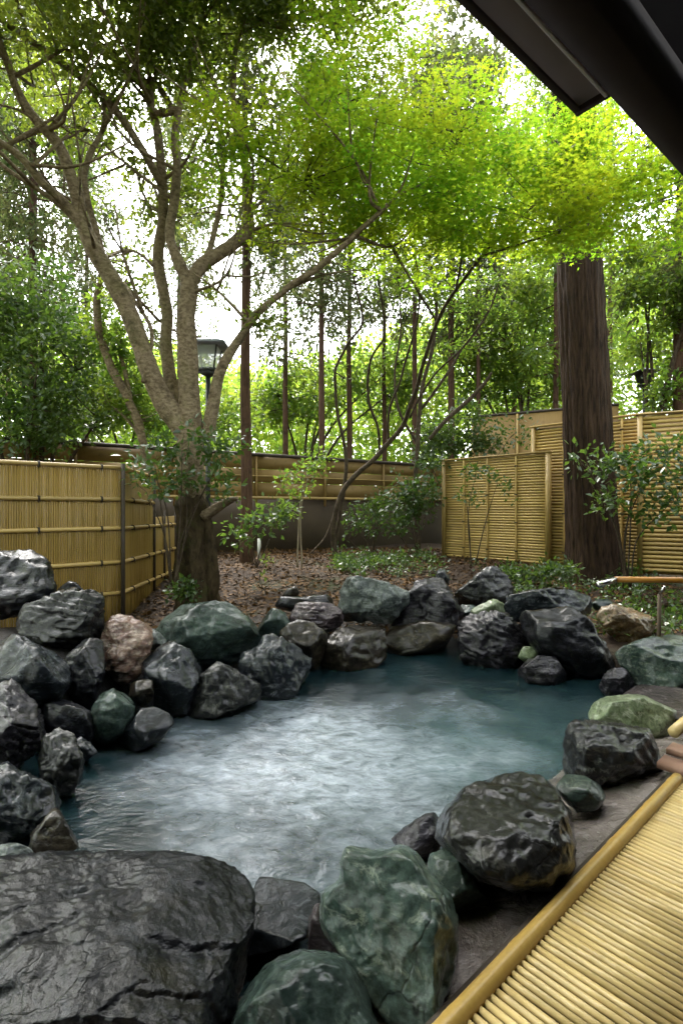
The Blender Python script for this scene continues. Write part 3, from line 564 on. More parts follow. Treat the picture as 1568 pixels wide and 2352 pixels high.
for zz in (1.915, 1.555, 1.225, .84, .49):
    for a, b, f in ((A0, A1, f1), (A1, Am if zz > 1.3 else A2, f2)):
        p, q = a + f * .022, b + f * .022; p = p + UP * zz; q = q + UP * (zz - (.03 if f is f2 else 0))
        bamboo(p, q, .023, sorted(rs.uniform(.04, .96, int(np.linalg.norm(q - p) / .38) + 1)), 10, 1.12).build('rail', M['fence_rail'], lf); rail_o = [o for o in lf.children if o.name.startswith('rail')][-1]
        L = np.linalg.norm(q - p)
        for s in np.arange(.3, L, .62):
            c = p + (q - p) * s / L; mb = MB(); w = hv(p, q)
            th = np.linspace(0, 2 * np.pi, 9); ring = c + np.outer(np.cos(th), f) * .028 + np.outer(np.sin(th), UP) * .028
            mb.tube(ring, .006, 5, False); mb.tube(ring + w * .011, .006, 5, False); mb.tube([c + f * .03, c + f * .036 - UP * .05], [.006, .003], 5); mb.build('tie', M['rope'], rail_o)
for p, r, z1 in ((A1 + np.array([.035, -.045, 0]), .024, 1.96), (Am + f2 * .03, .018, 1.88), (A1 + (A2 - A1) * .72 + f2 * .03, .016, 1.42), (A2 + f2 * .03, .02, 1.42)):
    mb = MB(); mb.tube([p + UP * .0, p + UP * z1], [r, r * .92], 9); mb.build('post', M['dpost'], lf)

# far fence of weathered boards on a low earth wall
B0 = np.array([-6.6, 8.9, 0]); B1 = np.array([4.2, 16.2, 0]); ub = hv(B0, B1); fb = np.array([ub[1], -ub[0], 0]); LB = np.linalg.norm(B1 - B0)
bf = thing('board_fence', 'weathered ochre board fence on the earth wall behind the tall thin trees', 'fence', B0 + UP * 1.66)
nb = 7; wB = LB / nb
for k in range(nb):
    c = B0 + ub * (k + .5) * wB
    for s in range(3):
        z0, z1 = ((1.72, 2.05), (2.06, 2.36), (2.37, 2.66))[s]
        b = MB(); b.box(c + UP * (z0 + z1) / 2, ub * (wB / 2 - .004), fb * .012, UP * ((z1 - z0) / 2)); b.build('board', M['oldfence'], bf, False)
    b = MB(); b.tube([B0 + ub * k * wB + fb * .03 + UP * 1.5, B0 + ub * k * wB + fb * .03 + UP * 2.68], .03, 8); b.build('post', M['oldfence'], bf)
for zz, r, m_ in ((1.70, .035, 'fence_rail'), (2.20, .016, 'fence_rail'), (2.69, .04, 'dpost')):
    bamboo(B0 + fb * .045 + UP * zz, B1 + fb * .045 + UP * zz, r, list(np.arange(.03, 1, .037)), 8, 1.08).build('rail', M[m_], bf)
b = MB(); b.box(B0 + ub * LB / 2 - fb * .10 + UP * .9, ub * LB / 2, fb * .08, UP * .78); tag(b.build('earth_wall', M['plaster'], None, False, B0 + UP * .2), 'dull brown earth wall under the far board fence', 'wall')

# ochre fence higher up behind the right screens
C0, C1 = P(1085, 1000, 13.2), P(1420, 1000, 11.6); C0[2] = C1[2] = 0
uc = hv(C0, C1); fc = np.array([uc[1], -uc[0], 0]); Lc = np.linalg.norm(C1 - C0)
cf = thing('board_fence', 'plain ochre fence panel showing above the low screen left of the cedar', 'fence', C0 + UP * .4)
for k in range(3):
    b = MB(); b.box(C0 + uc * Lc * (k + .5) / 3 + UP * 2.05, uc * (Lc / 6 - .006), fc * .012, UP * 1.68); b.build('board', M['oldfence'], cf, False)
    b = MB(); b.tube([C0 + uc * Lc * k / 3 + fc * .02 + UP * .3, C0 + uc * Lc * k / 3 + fc * .02 + UP * 3.74], .025, 8); b.build('post', M['fence_rail'], cf)
bamboo(C0 + UP * 3.76, C1 + UP * 3.76, .035, [.3, .6, .9], 8).build('rail', M['dpost'], cf)

# slatted bamboo screens on the right
def screen(label, a, b, z0, z1, battens, pitch=.055, mid=None):
    u = hv(a, b); f = np.array([u[1], -u[0], 0]); L = np.linalg.norm((b - a)[:2])
    t = thing('slat_screen', label, 'bamboo screen', (a[0], a[1], z0), 'slatted bamboo screens')
    n = int((z1 - z0 - .06) / pitch); sl = MB(); mb = bamboo(np.zeros(3), u * L, pitch * .44, [.13, .37, .61, .86], 8, 1.06)
    p0 = mb.build('slat', M['slat']); p0.parent = t; rs = np.random.RandomState(5)
    for k in range(n):
        pos = np.array([a[0], a[1], z0 + .05 + (k + .5) * pitch]) + f * rs.normal() * .002
        if k == 0: p0.location = pos - wloc(t)
        else: child_copy(p0, t, pos)
    mb = MB(); mb.box((a + b) / 2 * [1, 1, 0] - f * .035 + UP * (z0 + z1) / 2, u * L / 2, f * .006, UP * ((z1 - z0) / 2 - .02)); mb.build('backing', M['oldfence'], t, False)
    for s in battens:
        p = a + u * L * s + f * .035; p[2] = 0
        bt = bamboo(p + UP * z0, p + UP * (z1 - .005), .02, [.2, .45, .7, .92], 9, 1.1).build('batten', M['slat'], t)
        for zz in np.linspace(z0 + .25, z1 - .2, 4):
            mb = MB(); mb.box(p + f * .012 + UP * zz, u * .024, f * .016, UP * .010); mb.build('tie', M['rope'], bt, False)
    for s in (0, 1):
        p = a + u * L * s; p[2] = 0; mb = MB(); mb.box(p + UP * (z0 + z1) / 2 + f * .01, u * .035, f * .045, UP * (z1 - z0) / 2); mb.build('post', M['fence_rail'], t, False)
    mb = MB(); p = (a + b) / 2 * [1, 1, 0]; mb.box(p + UP * (z1 + .014) + f * .01, u * (L / 2 + .05), f * .055, UP * .014); mb.build('top_rail', M['fence_rail'], t, False)
    return t
S1a, S1b = np.array([2.13, 10.8, 0]), np.array([3.63, 9.17, 0])
screen('low golden slatted bamboo screen with three battens, left of the cedar', S1a, S1b, .42, 2.43, (.22, .46, .73), .05)
S2a = np.array([3.55, 9.65, 0]); S2b = S2a + np.array([1.30, -1.38, 0])
screen('taller slatted bamboo screen half hidden behind the cedar trunk', S2a, S2b, .42, 2.94, (.30, .8), .055)
S3a = P(1468, 1168, 7.9); S3a[2] = 0; S3b = S3a + np.array([1.35, -.75, 0])
screen('tall slatted bamboo screen at the right edge behind the leafy shrub', S3a, S3b, .45, 2.85, (.42,), .065)

# ------------------------------------------------------------------ foliage helpers
SHAPES = {}
SHAPES['leaf'] = (np.array([[0, 0, 0], [.45, .28, .07], [1, 0, -.04], [.45, -.28, .07]]), np.array([[0, 1, 2], [0, 2, 3]]))
def _maple():
    V, F = [[.28, 0, 0]], []
    tips = [(-100, .45), (-48, .78), (0, 1.0), (48, .78), (100, .45)]; c = np.array([.28, 0])
    pts = []
    for k, (a, r) in enumerate(tips):
        pts.append((a - 24, .24)); pts.append((a, r * .75))
    pts.append((124, .24))
    for a, r in pts: V.append([c[0] + r * math.cos(math.radians(a)), r * math.sin(math.radians(a)), -.18 * r * r])
    for k in range(1, len(pts)): F.append([0, k, k + 1])
    return np.array(V), np.array(F)
SHAPES['maple'] = _maple()
SHAPES['needle'] = (np.array([[0, 0, 0], [.3, .13, 0], [1, 0, -.12], [.3, -.13, 0], [.55, .34, -.05], [.55, -.34, -.05]]), np.array([[0, 1, 2], [0, 2, 3], [0, 4, 1], [0, 3, 5]]))
def nz(v): return v / (np.linalg.norm(v, axis=1)[:, None] + 1e-9)
def leaf_mesh(Pn, T, N, S, shape):
    lv, lf_ = SHAPES[shape]; T = nz(T); B_ = nz(np.cross(N, T)); N = np.cross(T, B_)
    V = Pn[:, None] + S[:, None, None] * (lv[None, :, :1] * T[:, None] + lv[None, :, 1:2] * B_[:, None] + lv[None, :, 2:] * N[:, None])
    k = len(lv); F = lf_[None] + (np.arange(len(Pn)) * k)[:, None, None]
    return V.reshape(-1, 3), F.reshape(-1, 3)
def ell(px, py, Y, rx, ry, rd=None):
    c = P(px, py, Y); k = Y / FOC; return (c, np.array([rx * k, rd if rd else .7 * rx * k, ry * k]))
def fill(ells, n, rs, shell=.55):
    vol = np.array([e[1].prod() for e in ells]) ** .8; pick = rs.choice(len(ells), n, p=vol / vol.sum()); d = nz(rs.normal(size=(n, 3))); r = rs.uniform(shell ** 3, 1, n) ** (1 / 3)
    c = np.array([e[0] for e in ells])[pick]; R = np.array([e[1] for e in ells])[pick]; return c + d * R * r[:, None], pick
def foliage(centres, crad, n, size, shape, rs, flat=.5, thick=.35, droop=0.0):
    """leaf clumps: n leaves round each centre, spread as a flattened spray; returns V, F"""
    K = len(centres); idx = np.repeat(np.arange(K), n); m = len(idx)
    up = nz(np.array([0, 0, 1.])[None] * flat * 2 + rs.normal(size=(K, 3)) * (1 - flat))[idx]
    d = rs.normal(size=(m, 3)); d = d - up * (d * up).sum(1)[:, None] * (1 - thick); r = rs.uniform(0, 1, m) ** .55
    cr = (crad * rs.uniform(.6, 1.3, K))[idx]; off = nz(d) * (r * cr)[:, None]; off += up * (rs.normal(size=m) * cr * thick * .4)[:, None]
    pos = centres[idx] + off; pos[:, 2] -= droop * (np.linalg.norm(off, axis=1) ** 2) / (cr + 1e-6)
    T = off + rs.normal(size=(m, 3)) * cr[:, None] * .45; T[:, 2] -= droop * cr
    N = up + rs.normal(size=(m, 3)) * (1 - flat) * .9
    return leaf_mesh(pos, T, N, size * rs.uniform(.6, 1.3, m), shape)
def twigs(mb, centres, anchors, rs, r0=.010, maxlen=2.2):
    """thin twigs from the nearest branch point to each clump"""
    for c in centres:
        dd = np.linalg.norm(anchors - c, axis=1) + .5 * np.maximum(anchors[:, 2] - c[2], 0); a = anchors[dd.argmin()]
        if np.linalg.norm(a - c) > maxlen: continue
        m1 = a + (c - a) * .5 + rs.normal(size=3) * .10 * np.linalg.norm(c - a)
        p, r = spline([a, m1, c], [r0, r0 * .7, r0 * .3], 3); mb.tube(p, r, 4, False)
def px_branch(pts, Ys, rad, per=6, jit=0, rs=None):
    Ys = np.interp(np.linspace(0, 1, len(pts)), np.linspace(0, 1, len(np.atleast_1d(Ys))), np.atleast_1d(Ys))
    q = [P(x, y, Y) for (x, y), Y in zip(pts, Ys)]; return spline(q, rad, per)

# ------------------------------------------------------------------ the pale branching tree on the left
rs = np.random.RandomState(21)
base = P(455, 1372, 6.5)
gt = thing('broadleaf_tree', 'pale grey tree with many spreading limbs, nearest tree at left centre', 'tree', base)
mb = MB(); anch = []; LS = .9
def limb(pts, Ys, rad, m=14, sides=True):
    p, r = px_branch(pts, Ys, np.array(rad) * LS, 7); r = r * (1 + .11 * noise(p * 3.6)); p = p + .026 * np.stack([noise(p * 2 + 5), noise(p * 2 + 9), noise(p * 2 + 2)], 1)
    mb.tube(p, r, m); anch.append(p[len(p) // 3:]); return p
limb([(455, 1395), (450, 1340), (445, 1260), (442, 1180), (440, 1100), (437, 1040), (436, 985), (435, 930), (432, 860), (430, 760), (432, 690), (432, 635)], 6.5, [.20, .18, .18, .18, .18, .18, .18, .155, .14, .13, .125, .12], 20)
sm = MB(); zz = np.linspace(.05, 1.62, 60); th = np.arange(56) * 2 * np.pi / 56; Zs, Ts = np.meshgrid(zz, th, indexing='ij')
axx = np.interp(zz, [.05, .6, 1.1, 1.62], [-1.77, -1.80, -1.84, -1.86]); q = np.stack([np.cos(Ts) * 2.2, np.sin(Ts) * 2.2, Zs * 1.1], -1).reshape(-1, 3)
Rs = np.interp(zz, [.05, .25, .6, 1.2, 1.5, 1.62], [.33, .27, .225, .205, .205, .15])[:, None] * (1 + (.16 * fbm(q, 4) - .12 * np.abs(fbm(q * 1.9 + 5, 3))).reshape(Zs.shape) + .05 * np.cos(5 * Ts + 2 * Zs))
V = np.stack([axx[:, None] + Rs * np.cos(Ts), 6.5 + Rs * np.sin(Ts), Zs], -1).reshape(-1, 3); i, j = np.meshgrid(np.arange(59), np.arange(56), indexing='ij'); j2 = (j + 1) % 56
sm.add(V, np.stack([i * 56 + j, i * 56 + j2, (i + 1) * 56 + j2, (i + 1) * 56 + j], -1).reshape(-1, 4))
for pts, Ys, rad in (([(470, 1385), (488, 1340), (482, 1240), (472, 1160)], [6.45, 6.42], [.13, .09, .07, .04]), ([(425, 1390), (410, 1340), (420, 1240), (430, 1170)], [6.5, 6.42], [.11, .075, .06, .04])):
    p, r = px_branch(pts, Ys, rad, 7); sm.tube(p, r * (1 + .15 * noise(p * 5)), 12)
sm.build('stump', M['oldbark'], gt)
limb([(470, 1185), (500, 1165), (525, 1150), (545, 1143)], [6.4, 6.2], [.08, .065, .05, .02], 10)
limb([(440, 1010), (390, 940), (345, 850), (305, 745), (258, 640), (212, 570), (185, 500), (172, 430), (135, 340), (85, 280), (35, 200), (8, 120), (-20, 20)], [6.5, 6.2, 5.9], [.17, .15, .125, .12, .12, .11, .09, .08, .07, .06, .05, .04, .03], 16)
limb([(200, 545), (160, 480), (100, 420), (50, 360), (-30, 310)], [6.23, 5.8], [.075, .06, .05, .045, .03], 10)
limb([(197, 530), (130, 465), (80, 430), (0, 375), (-40, 340)], [6.22, 5.7], [.05, .035, .03, .025, .02], 8)
limb([(286, 700), (240, 600), (215, 510), (195, 420), (205, 360), (235, 300), (240, 220)], [6.33, 6.6], [.07, .055, .045, .04, .04, .03, .02], 10)
limb([(432, 980), (402, 910), (383, 800), (385, 710), (362, 610), (372, 520), (375, 430), (368, 350), (358, 280), (330, 200), (300, 120), (270, 20)], [6.6, 6.9, 6.8], [.12, .10, .085, .08, .08, .075, .07, .065, .055, .04, .03, .02], 14)
limb([(374, 430), (330, 350), (275, 265), (215, 200), (140, 140), (70, 90), (0, 45), (-60, 10)], [6.88, 6.0], [.06, .055, .05, .05, .045, .04, .035, .03], 12)
limb([(432, 650), (405, 590), (392, 540), (400, 460), (408, 380), (402, 290), (420, 210), (440, 150), (445, 60)], [6.5, 6.9], [.09, .075, .07, .065, .055, .05, .045, .035, .02], 12)
limb([(405, 260), (370, 210), (340, 160), (330, 80)], [6.77, 7.2], [.05, .04, .03, .02], 8)
limb([(410, 250), (350, 262), (345, 200), (290, 150), (230, 110)], [6.77, 6.8], [.05, .05, .035, .025, .015], 8)
limb([(433, 650), (460, 612), (500, 585), (545, 550), (570, 520), (572, 450), (562, 370), (545, 300), (535, 210), (540, 120), (560, 30)], [6.5, 6.9, 7.2], [.10, .095, .09, .085, .08, .07, .06, .05, .045, .035, .02], 14)
limb([(470, 605), (485, 555), (500, 500), (508, 440), (512, 360), (500, 290)], [6.6, 6.9], [.055, .045, .04, .035, .03, .02], 8)
limb([(475, 1010), (487, 930), (505, 860), (545, 780), (595, 715), (655, 665), (715, 625), (775, 575), (830, 525), (890, 470)], [6.5, 6.4, 6.2], [.10, .085, .075, .06, .05, .045, .042, .04, .03, .02], 12)
limb([(330, 880), (350, 770), (310, 690), (290, 650)], [6.3, 6.8], [.03, .03, .025, .015], 6)
A_ = np.concatenate(anch)
for k in range(70):                                                   # finer forks
    a = A_[rs.randint(len(A_))]
    if a[2] < 3.4: continue
    d = rs.normal(size=3) * [1, .7, .5] + [0, 0, .75]; d /= np.linalg.norm(d); L = rs.uniform(.7, 1.7)
    q1 = a + d * L * .5 + rs.normal(size=3) * .1; q2 = a + d * L + rs.normal(size=3) * .18 + [0, 0, .15]
    p, r = spline([a, q1, q2], [.026, .016, .006], 5); mb.tube(p, r, 6); anch.append(p[4:])
    d2 = d + rs.normal(size=3) * .6; p, r = spline([q1, q1 + d2 * L * .3, q1 + d2 * L * .55 + [0, 0, .1]], [.015, .01, .004], 4); mb.tube(p, r, 5); anch.append(p[3:])
A_ = np.concatenate(anch)
up_ells = [ell(120, 60, 6.0, 190, 120), ell(330, 60, 6.6, 210, 110), ell(540, 0, 7.0, 160, 80), ell(740, 10, 7.4, 200, 95), ell(430, 170, 7.0, 150, 90), ell(220, 190, 6.6, 130, 60),
           ell(60, -120, 6.4, 260, 160), ell(330, -150, 6.4, 260, 160), ell(640, -150, 6.9, 240, 150), ell(-120, 60, 6.0, 160, 160), ell(80, 200, 7.6, 130, 90), ell(870, 40, 7.8, 90, 60)]
cc, _ = fill(up_ells, 450, rs, .2)
over, _ = fill([(np.array([-2.6, 4.6, 8.2]), np.array([1.6, 1.6, .9])), (np.array([-1.6, 3.2, 8.8]), np.array([1.5, 1.4, .8])), (np.array([-3.6, 2.6, 8.0]), np.array([1.6, 1.8, 1.0])), (np.array([-.3, 4.6, 9.0]), np.array([1.3, 1.2, .8])), (np.array([-4.6, 5.0, 7.2]), np.array([1.3, 1.5, 1.2])), (np.array([-2.2, 7.2, 8.6]), np.array([1.8, 1.3, .9])), (np.array([-.6, 6.6, 9.4]), np.array([1.6, 1.3, .8])), (np.array([-3.2, 1.4, 8.0]), np.array([2.2, 2.0, 1.0])), (np.array([-.9, 1.2, 8.8]), np.array([1.6, 2.0, .9])), (np.array([-1.2, 5.2, 8.6]), np.array([2.2, 1.8, .9]))], 820, rs, .2); cc = np.concatenate([cc, over])  # out-of-view crown over the pool, thickened to darken the rocks below
extra, _ = fill([ell(300, 410, 6.9, 60, 50), ell(330, 540, 7.2, 40, 50), ell(500, 560, 7.2, 45, 40), ell(200, 330, 6.8, 80, 50), ell(520, 660, 6.8, 60, 40), ell(620, 720, 6.3, 60, 30), ell(420, 470, 7.4, 110, 90), ell(300, 640, 7.4, 60, 70), ell(230, 420, 7.2, 70, 70), ell(640, 560, 7, 60, 40)], 84, rs)
tw = MB(); twigs(mb, np.concatenate([cc[::2], extra]), A_, rs, .012, 2.0)
V1, F1 = foliage(cc, .34, 84, .08, 'leaf', rs, .55, .45); V2, F2 = foliage(extra, .22, 45, .075, 'leaf', rs, .5, .5)
mb.build('trunk', M['greybark'], gt)
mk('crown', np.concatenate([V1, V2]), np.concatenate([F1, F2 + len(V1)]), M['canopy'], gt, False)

# thinner companion tree close behind it
rs = np.random.RandomState(22); mb = MB(); anch = []
ct = thing('broadleaf_tree', 'slim crooked tree leaning left just behind the pale grey tree', 'tree', P(335, 1240, 8.6))
limb([(345, 1260), (338, 1100), (330, 1010), (290, 910), (250, 830), (228, 760), (222, 690), (232, 640)], [8.6, 8.4], [.09, .085, .08, .08, .075, .07, .06, .04], 10)
limb([(300, 930), (290, 860), (275, 810), (278, 760)], [8.5, 8.8], [.05, .04, .03, .015], 8); limb([(330, 1010), (280, 950), (240, 925)], [8.6, 8.9], [.035, .03, .015], 6)
cc, _ = fill([ell(270, 790, 8.8, 70, 70), ell(250, 900, 9.0, 90, 70), ell(320, 950, 8.9, 70, 60), ell(230, 680, 8.6, 40, 50)], 60, rs, .1); twigs(mb, cc, np.concatenate(anch), rs, .01)
mb.build('trunk', M['greybark'], ct); V1, F1 = foliage(cc, .30, 60, .10, 'leaf', rs, .5, .5); mk('crown', V1, F1, M['broad'], ct, False)

# ------------------------------------------------------------------ maple with the bright crown
rs = np.random.RandomState(31); mb = MB(); anch = []; LS = .78
mp_ = thing('maple_tree', 'maple with bright yellow green crown over the pool and thin crooked stems', 'tree', P(772, 1272, 9.8))
limb([(772, 1285), (766, 1215), (785, 1130), (832, 1078), (885, 1028), (925, 975), (952, 900), (972, 830), (1005, 740), (1045, 665), (1105, 590), (1185, 510), (1265, 430), (1340, 370)], [9.8, 9.2, 7.5, 5.8], [.07, .062, .058, .055, .052, .05, .045, .04, .036, .03, .026, .02, .016, .01], 10)
limb([(770, 1250), (786, 1150), (795, 1050), (776, 960), (770, 860), (798, 792), (832, 735), (815, 650), (800, 560)], [9.8, 8.6], [.045, .042, .04, .036, .034, .03, .026, .02, .012], 8)
limb([(790, 870), (765, 850)], [9.2, 9.1], [.02, .01], 6)
limb([(872, 1040), (868, 980), (845, 910), (850, 830), (882, 765), (872, 670), (850, 560)], [9.5, 8.0], [.034, .032, .03, .027, .023, .02, .012], 8)
limb([(892, 1020), (895, 945), (922, 860), (950, 765), (962, 660), (950, 560)], [9.4, 7.8], [.03, .028, .025, .022, .018, .012], 8)
limb([(940, 960), (990, 870), (1060, 800), (1110, 740)], [9.0, 8.0], [.028, .024, .018, .01], 6)
limb([(712, 1274), (750, 1228), (768, 1180), (790, 1120)], [9.6, 9.7], [.016, .022, .022, .02], 6)
limb([(1045, 665), (1060, 560), (1050, 470), (1035, 380), (1060, 300)], [7.2, 6.2], [.022, .02, .016, .012, .008], 6)
limb([(1105, 590), (1200, 560), (1320, 520), (1450, 480), (1568, 450), (1660, 420)], [6.8, 5.2], [.022, .02, .017, .014, .01, .007], 6)
limb([(1005, 740), (930, 620), (850, 480), (760, 350), (700, 250)], [7.9, 6.8], [.025, .022, .02, .016, .01], 6)
limb([(850, 480), (700, 420), (580, 350), (470, 330)], [7.0, 6.2], [.018, .015, .012, .008], 6)
limb([(760, 350), (800, 220), (780, 110)], [6.8, 7.0], [.016, .012, .007], 6)
A_ = np.concatenate(anch)
m_ells = [ell(770, 330, 6.6, 190, 160, 1.0), ell(620, 350, 6.3, 170, 95, .8), ell(960, 420, 6.5, 210, 150, 1.0), ell(1170, 450, 6.1, 220, 130, 1.0), ell(1400, 430, 5.2, 200, 120, .9), ell(770, 165, 6.9, 115, 110, .8),
          ell(1580, 460, 4.6, 170, 90, .8), ell(480, 320, 6.2, 80, 55, .5), ell(900, 250, 6.7, 130, 90, .8), ell(1080, 330, 6.3, 140, 80, .8), ell(1000, 540, 6.9, 220, 75, .8), ell(1240, 500, 6.2, 200, 80, .8), ell(720, 470, 6.7, 170, 70, .7), ell(1480, 490, 5.2, 150, 70, .7), ell(1330, 330, 5.7, 110, 110, .7), ell(1330, 500, 5.8, 120, 60, .6)]
cc, _ = fill(m_ells, 360, rs, .15)
lay = .34; cc[:, 2] = np.round((cc[:, 2] + .22 * cc[:, 0] * np.sign(cc[:, 0] - 1)) / lay) * lay - .22 * cc[:, 0] * np.sign(cc[:, 0] - 1) + rs.normal(size=len(cc)) * .045      # leaves hang in tiers
twigs(mb, cc, A_, rs, .008, 1.8)
sprigs, _ = fill([ell(1010, 120, 6.9, 90, 80), ell(1150, 160, 6.5, 60, 40), ell(1090, 210, 6.4, 130, 50), ell(640, 170, 6.6, 90, 60), ell(880, 120, 7, 80, 50), ell(700, 560, 6.8, 90, 35), ell(620, 690, 6.4, 70, 25)], 46, rs, .1)
twigs(mb, sprigs, A_, rs, .005, 1.4)
V1, F1 = foliage(cc, .37, 150, .060, 'maple', rs, .84, .10, .12); V2, F2 = foliage(sprigs, .18, 34, .058, 'maple', rs, .65, .25, .1)
mb.build('trunk', M['darkbark'], mp_); mk('crown', np.concatenate([V1, V2]), np.concatenate([F1, F2 + len(V1)]), M['maple'], mp_, False)

rs = np.random.RandomState(33); mb = MB(); anch = []; LS = .8
st2 = thing('slim_tree', 'slim crooked tree with a forked stem right of the maple stems', 'tree', P(958, 1240, 11.4))
limb([(958, 1262), (955, 1150), (958, 1020), (968, 900), (992, 800), (1002, 700), (985, 600), (990, 500)], [11.4, 10.8], [.075, .065, .06, .055, .05, .04, .03, .02], 8)
limb([(965, 940), (1012, 880), (1062, 800), (1118, 725), (1150, 640)], [11.2, 10.6], [.045, .04, .034, .028, .015], 7)
limb([(985, 1010), (1030, 960), (1075, 920), (1108, 885), (1128, 855)], [11.3, 10.9], [.05, .06, .055, .05, .03], 8)
limb([(958, 1020), (915, 940), (905, 850), (920, 760), (915, 650)], [11.3, 11.0], [.04, .036, .03, .025, .015], 7)
cc, _ = fill([ell(960, 640, 10.8, 120, 70), ell(1100, 680, 10.8, 80, 60), ell(900, 620, 11, 70, 50), ell(1040, 560, 10.6, 90, 50), ell(1060, 800, 11, 60, 40)], 90, rs, .1); twigs(mb, cc, np.concatenate(anch), rs, .009)
mb.build('trunk', M['darkbark'], st2); V1, F1 = foliage(cc, .26, 42, .085, 'leaf', rs, .6, .4); mk('crown', V1, F1, M['broad'], st2, False)

# ------------------------------------------------------------------ big cedar on the right
ced = thing('cedar_tree', 'massive dark cedar trunk with fissured bark in front of the screens', 'tree', P(1365, 1315, 8.0))
nz_, nth = 260, 150; zz = np.linspace(.2, 9.5, nz_); th = np.arange(nth) * 2 * np.pi / nth
rad0 = .385 + .10 * np.exp(-(zz - .35) / .35) - .010 * zz
ctr = np.stack([3.86 - .045 * (zz - .4), 8.0 + 0 * zz], 1)
Z2, T2 = np.meshgrid(zz, th, indexing='ij'); q = np.stack([np.cos(T2) * 4.4, np.sin(T2) * 4.4, Z2 * .55], -1).reshape(-1, 3)
rid = np.abs(fbm(q + .35 * np.stack([noise(q * .8), noise(q * .8 + 7), 0 * q[:, 0]], 1), 4)).reshape(Z2.shape)
RR = rad0[:, None] * (1 + .03 * noise(np.stack([np.cos(T2), np.sin(T2), Z2 * .5], -1).reshape(-1, 3)).reshape(Z2.shape)) - .03 + .055 * np.minimum(rid, .55)
V = np.stack([ctr[:, :1] + RR * np.cos(T2), ctr[:, 1:] + RR * np.sin(T2), Z2], -1).reshape(-1, 3)
i, j = np.meshgrid(np.arange(nz_ - 1), np.arange(nth), indexing='ij'); j2 = (j + 1) % nth
mk('trunk', V, np.stack([i * nth + j, i * nth + j2, (i + 1) * nth + j2, (i + 1) * nth + j], -1).reshape(-1, 4), M['cedarbark'], ced)
rs = np.random.RandomState(41); mb = MB(); cc, _ = fill([(np.array([3.5, 8.3, 10.2]), np.array([2.2, 2.0, 1.6])), (np.array([3.5, 8.5, 12]), np.array([1.6, 1.6, 1.6]))], 130, rs, .1)
V1, F1 = foliage(cc, .5, 60, .16, 'needle', rs, .4, .5, .3); mk('crown', V1, F1, M['needle'], ced, False)

# ------------------------------------------------------------------ straight thin cypresses behind
def cypress(px, w, Y, label, top=15., lean=0., f0=5.0, nclump=60, mat='needle', seed=0, tuft=True):
    rs = np.random.RandomState(100 + seed + int(px)); g = .4; x = (px - CX) * Y / FOC; r = w * Y / FOC / 2; f0 -= .9; nclump = int(nclump * 2.2)
    t = thing('cypress_tree', label, 'tree', (x, Y, g), 'tall thin cypress trees beyond the garden')
    zs = np.linspace(g - .2, top, 24); p = np.stack([x + lean * (zs - 2) + .03 * noise(np.stack([zs * .4, 0 * zs + px, 0 * zs], 1)), Y + 0 * zs, zs], 1)
    mb = MB(); mb.tube(p, np.interp(zs, [g, g + .6, top], [r * 1.35, r, r * .35]), 10)
    zc = f0 + (top - f0) * rs.uniform(0, 1, nclump) ** .8; a = rs.uniform(0, 6.28, nclump); rr = rs.uniform(.25, 1, nclump) * (1.5 - .75 * (zc - f0) / (top - f0 + .1))
    cc = np.stack([np.interp(zc, zs, p[:, 0]) + rr * np.cos(a), Y + rr * np.sin(a), zc], 1)
    for c in cc: mb.tube(np.array([[np.interp(c[2] + .15, zs, p[:, 0]), Y, c[2] + .25], (c + [np.interp(c[2], zs, p[:, 0]), Y, c[2] + .4]) / 2, c]), [.022, .015, .006], 4, False)
    mb.build('trunk', M['redbark'], t); V1, F1 = foliage(cc, .44, 62, .19, 'needle', rs, .35, .6, .4); mk('crown', V1, F1, M[mat], t, False)
    return t
cypress(76, 26, 11.5, 'thin dark cypress at the far left behind the bushy evergreen', 14, .0, 5.2, 90)
cypress(411, 11, 19, 'very thin cypress seen between the limbs of the pale grey tree', 17, 0, 8, 70)
cypress(566, 27, 9.6, 'straight reddish cypress right of the lantern, thickest of the thin ones', 13, -.004, 6.9, 60)
cypress(655, 15, 15.5, 'short-looking thin cypress second to the right of the lantern', 12, 0, 6.3, 46)
cypress(738, 16, 13.5, 'thin cypress left of the crooked maple stems', 13, 0, 7.0, 50)
cypress(802, 15, 16.5, 'thin cypress directly behind the leftmost crooked maple stem', 15, 0, 8.0, 50)
cypress(882, 12, 17.5, 'slender cypress behind the middle crooked maple stems', 15, 0, 8.2, 50)
cypress(952, 14, 15.5, 'thin cypress behind the right-hand crooked maple stems', 15, 0, 8.0, 50)
cypress(1035, 18, 15, 'cypress rising just left of the ochre board panel', 15, .003, 7.4, 60)
cypress(1098, 12, 14.5, 'slim cypress rising at the left end of the ochre board panel', 14, 0, 6.6, 60)
cypress(1276, 15, 14, 'slim cypress seen just left of the big cedar trunk', 14, 0, 5.6, 60, 'broad')
cypress(1560, 40, 11, 'dark trunk cut by the right edge of the picture, right of the dark lantern', 13, .01, 6.5, 50)
cypress(1400, 14, 20, 'far cypress hidden low behind the big cedar with its crown above the screens', 17, 0, 5, 60, 'broad')
cypress(200, 13, 18, 'far thin cypress with tufts behind the slim crooked tree', 16, 0, 6.5, 80)
cypress(20, 12, 19, 'far thin cypress at the left border above the bushy evergreen', 16, 0, 6.5, 80)
cypress(1180, 13, 18, 'far cypress between the ochre board panel and the big cedar', 15, 0, 5, 80, 'broad')

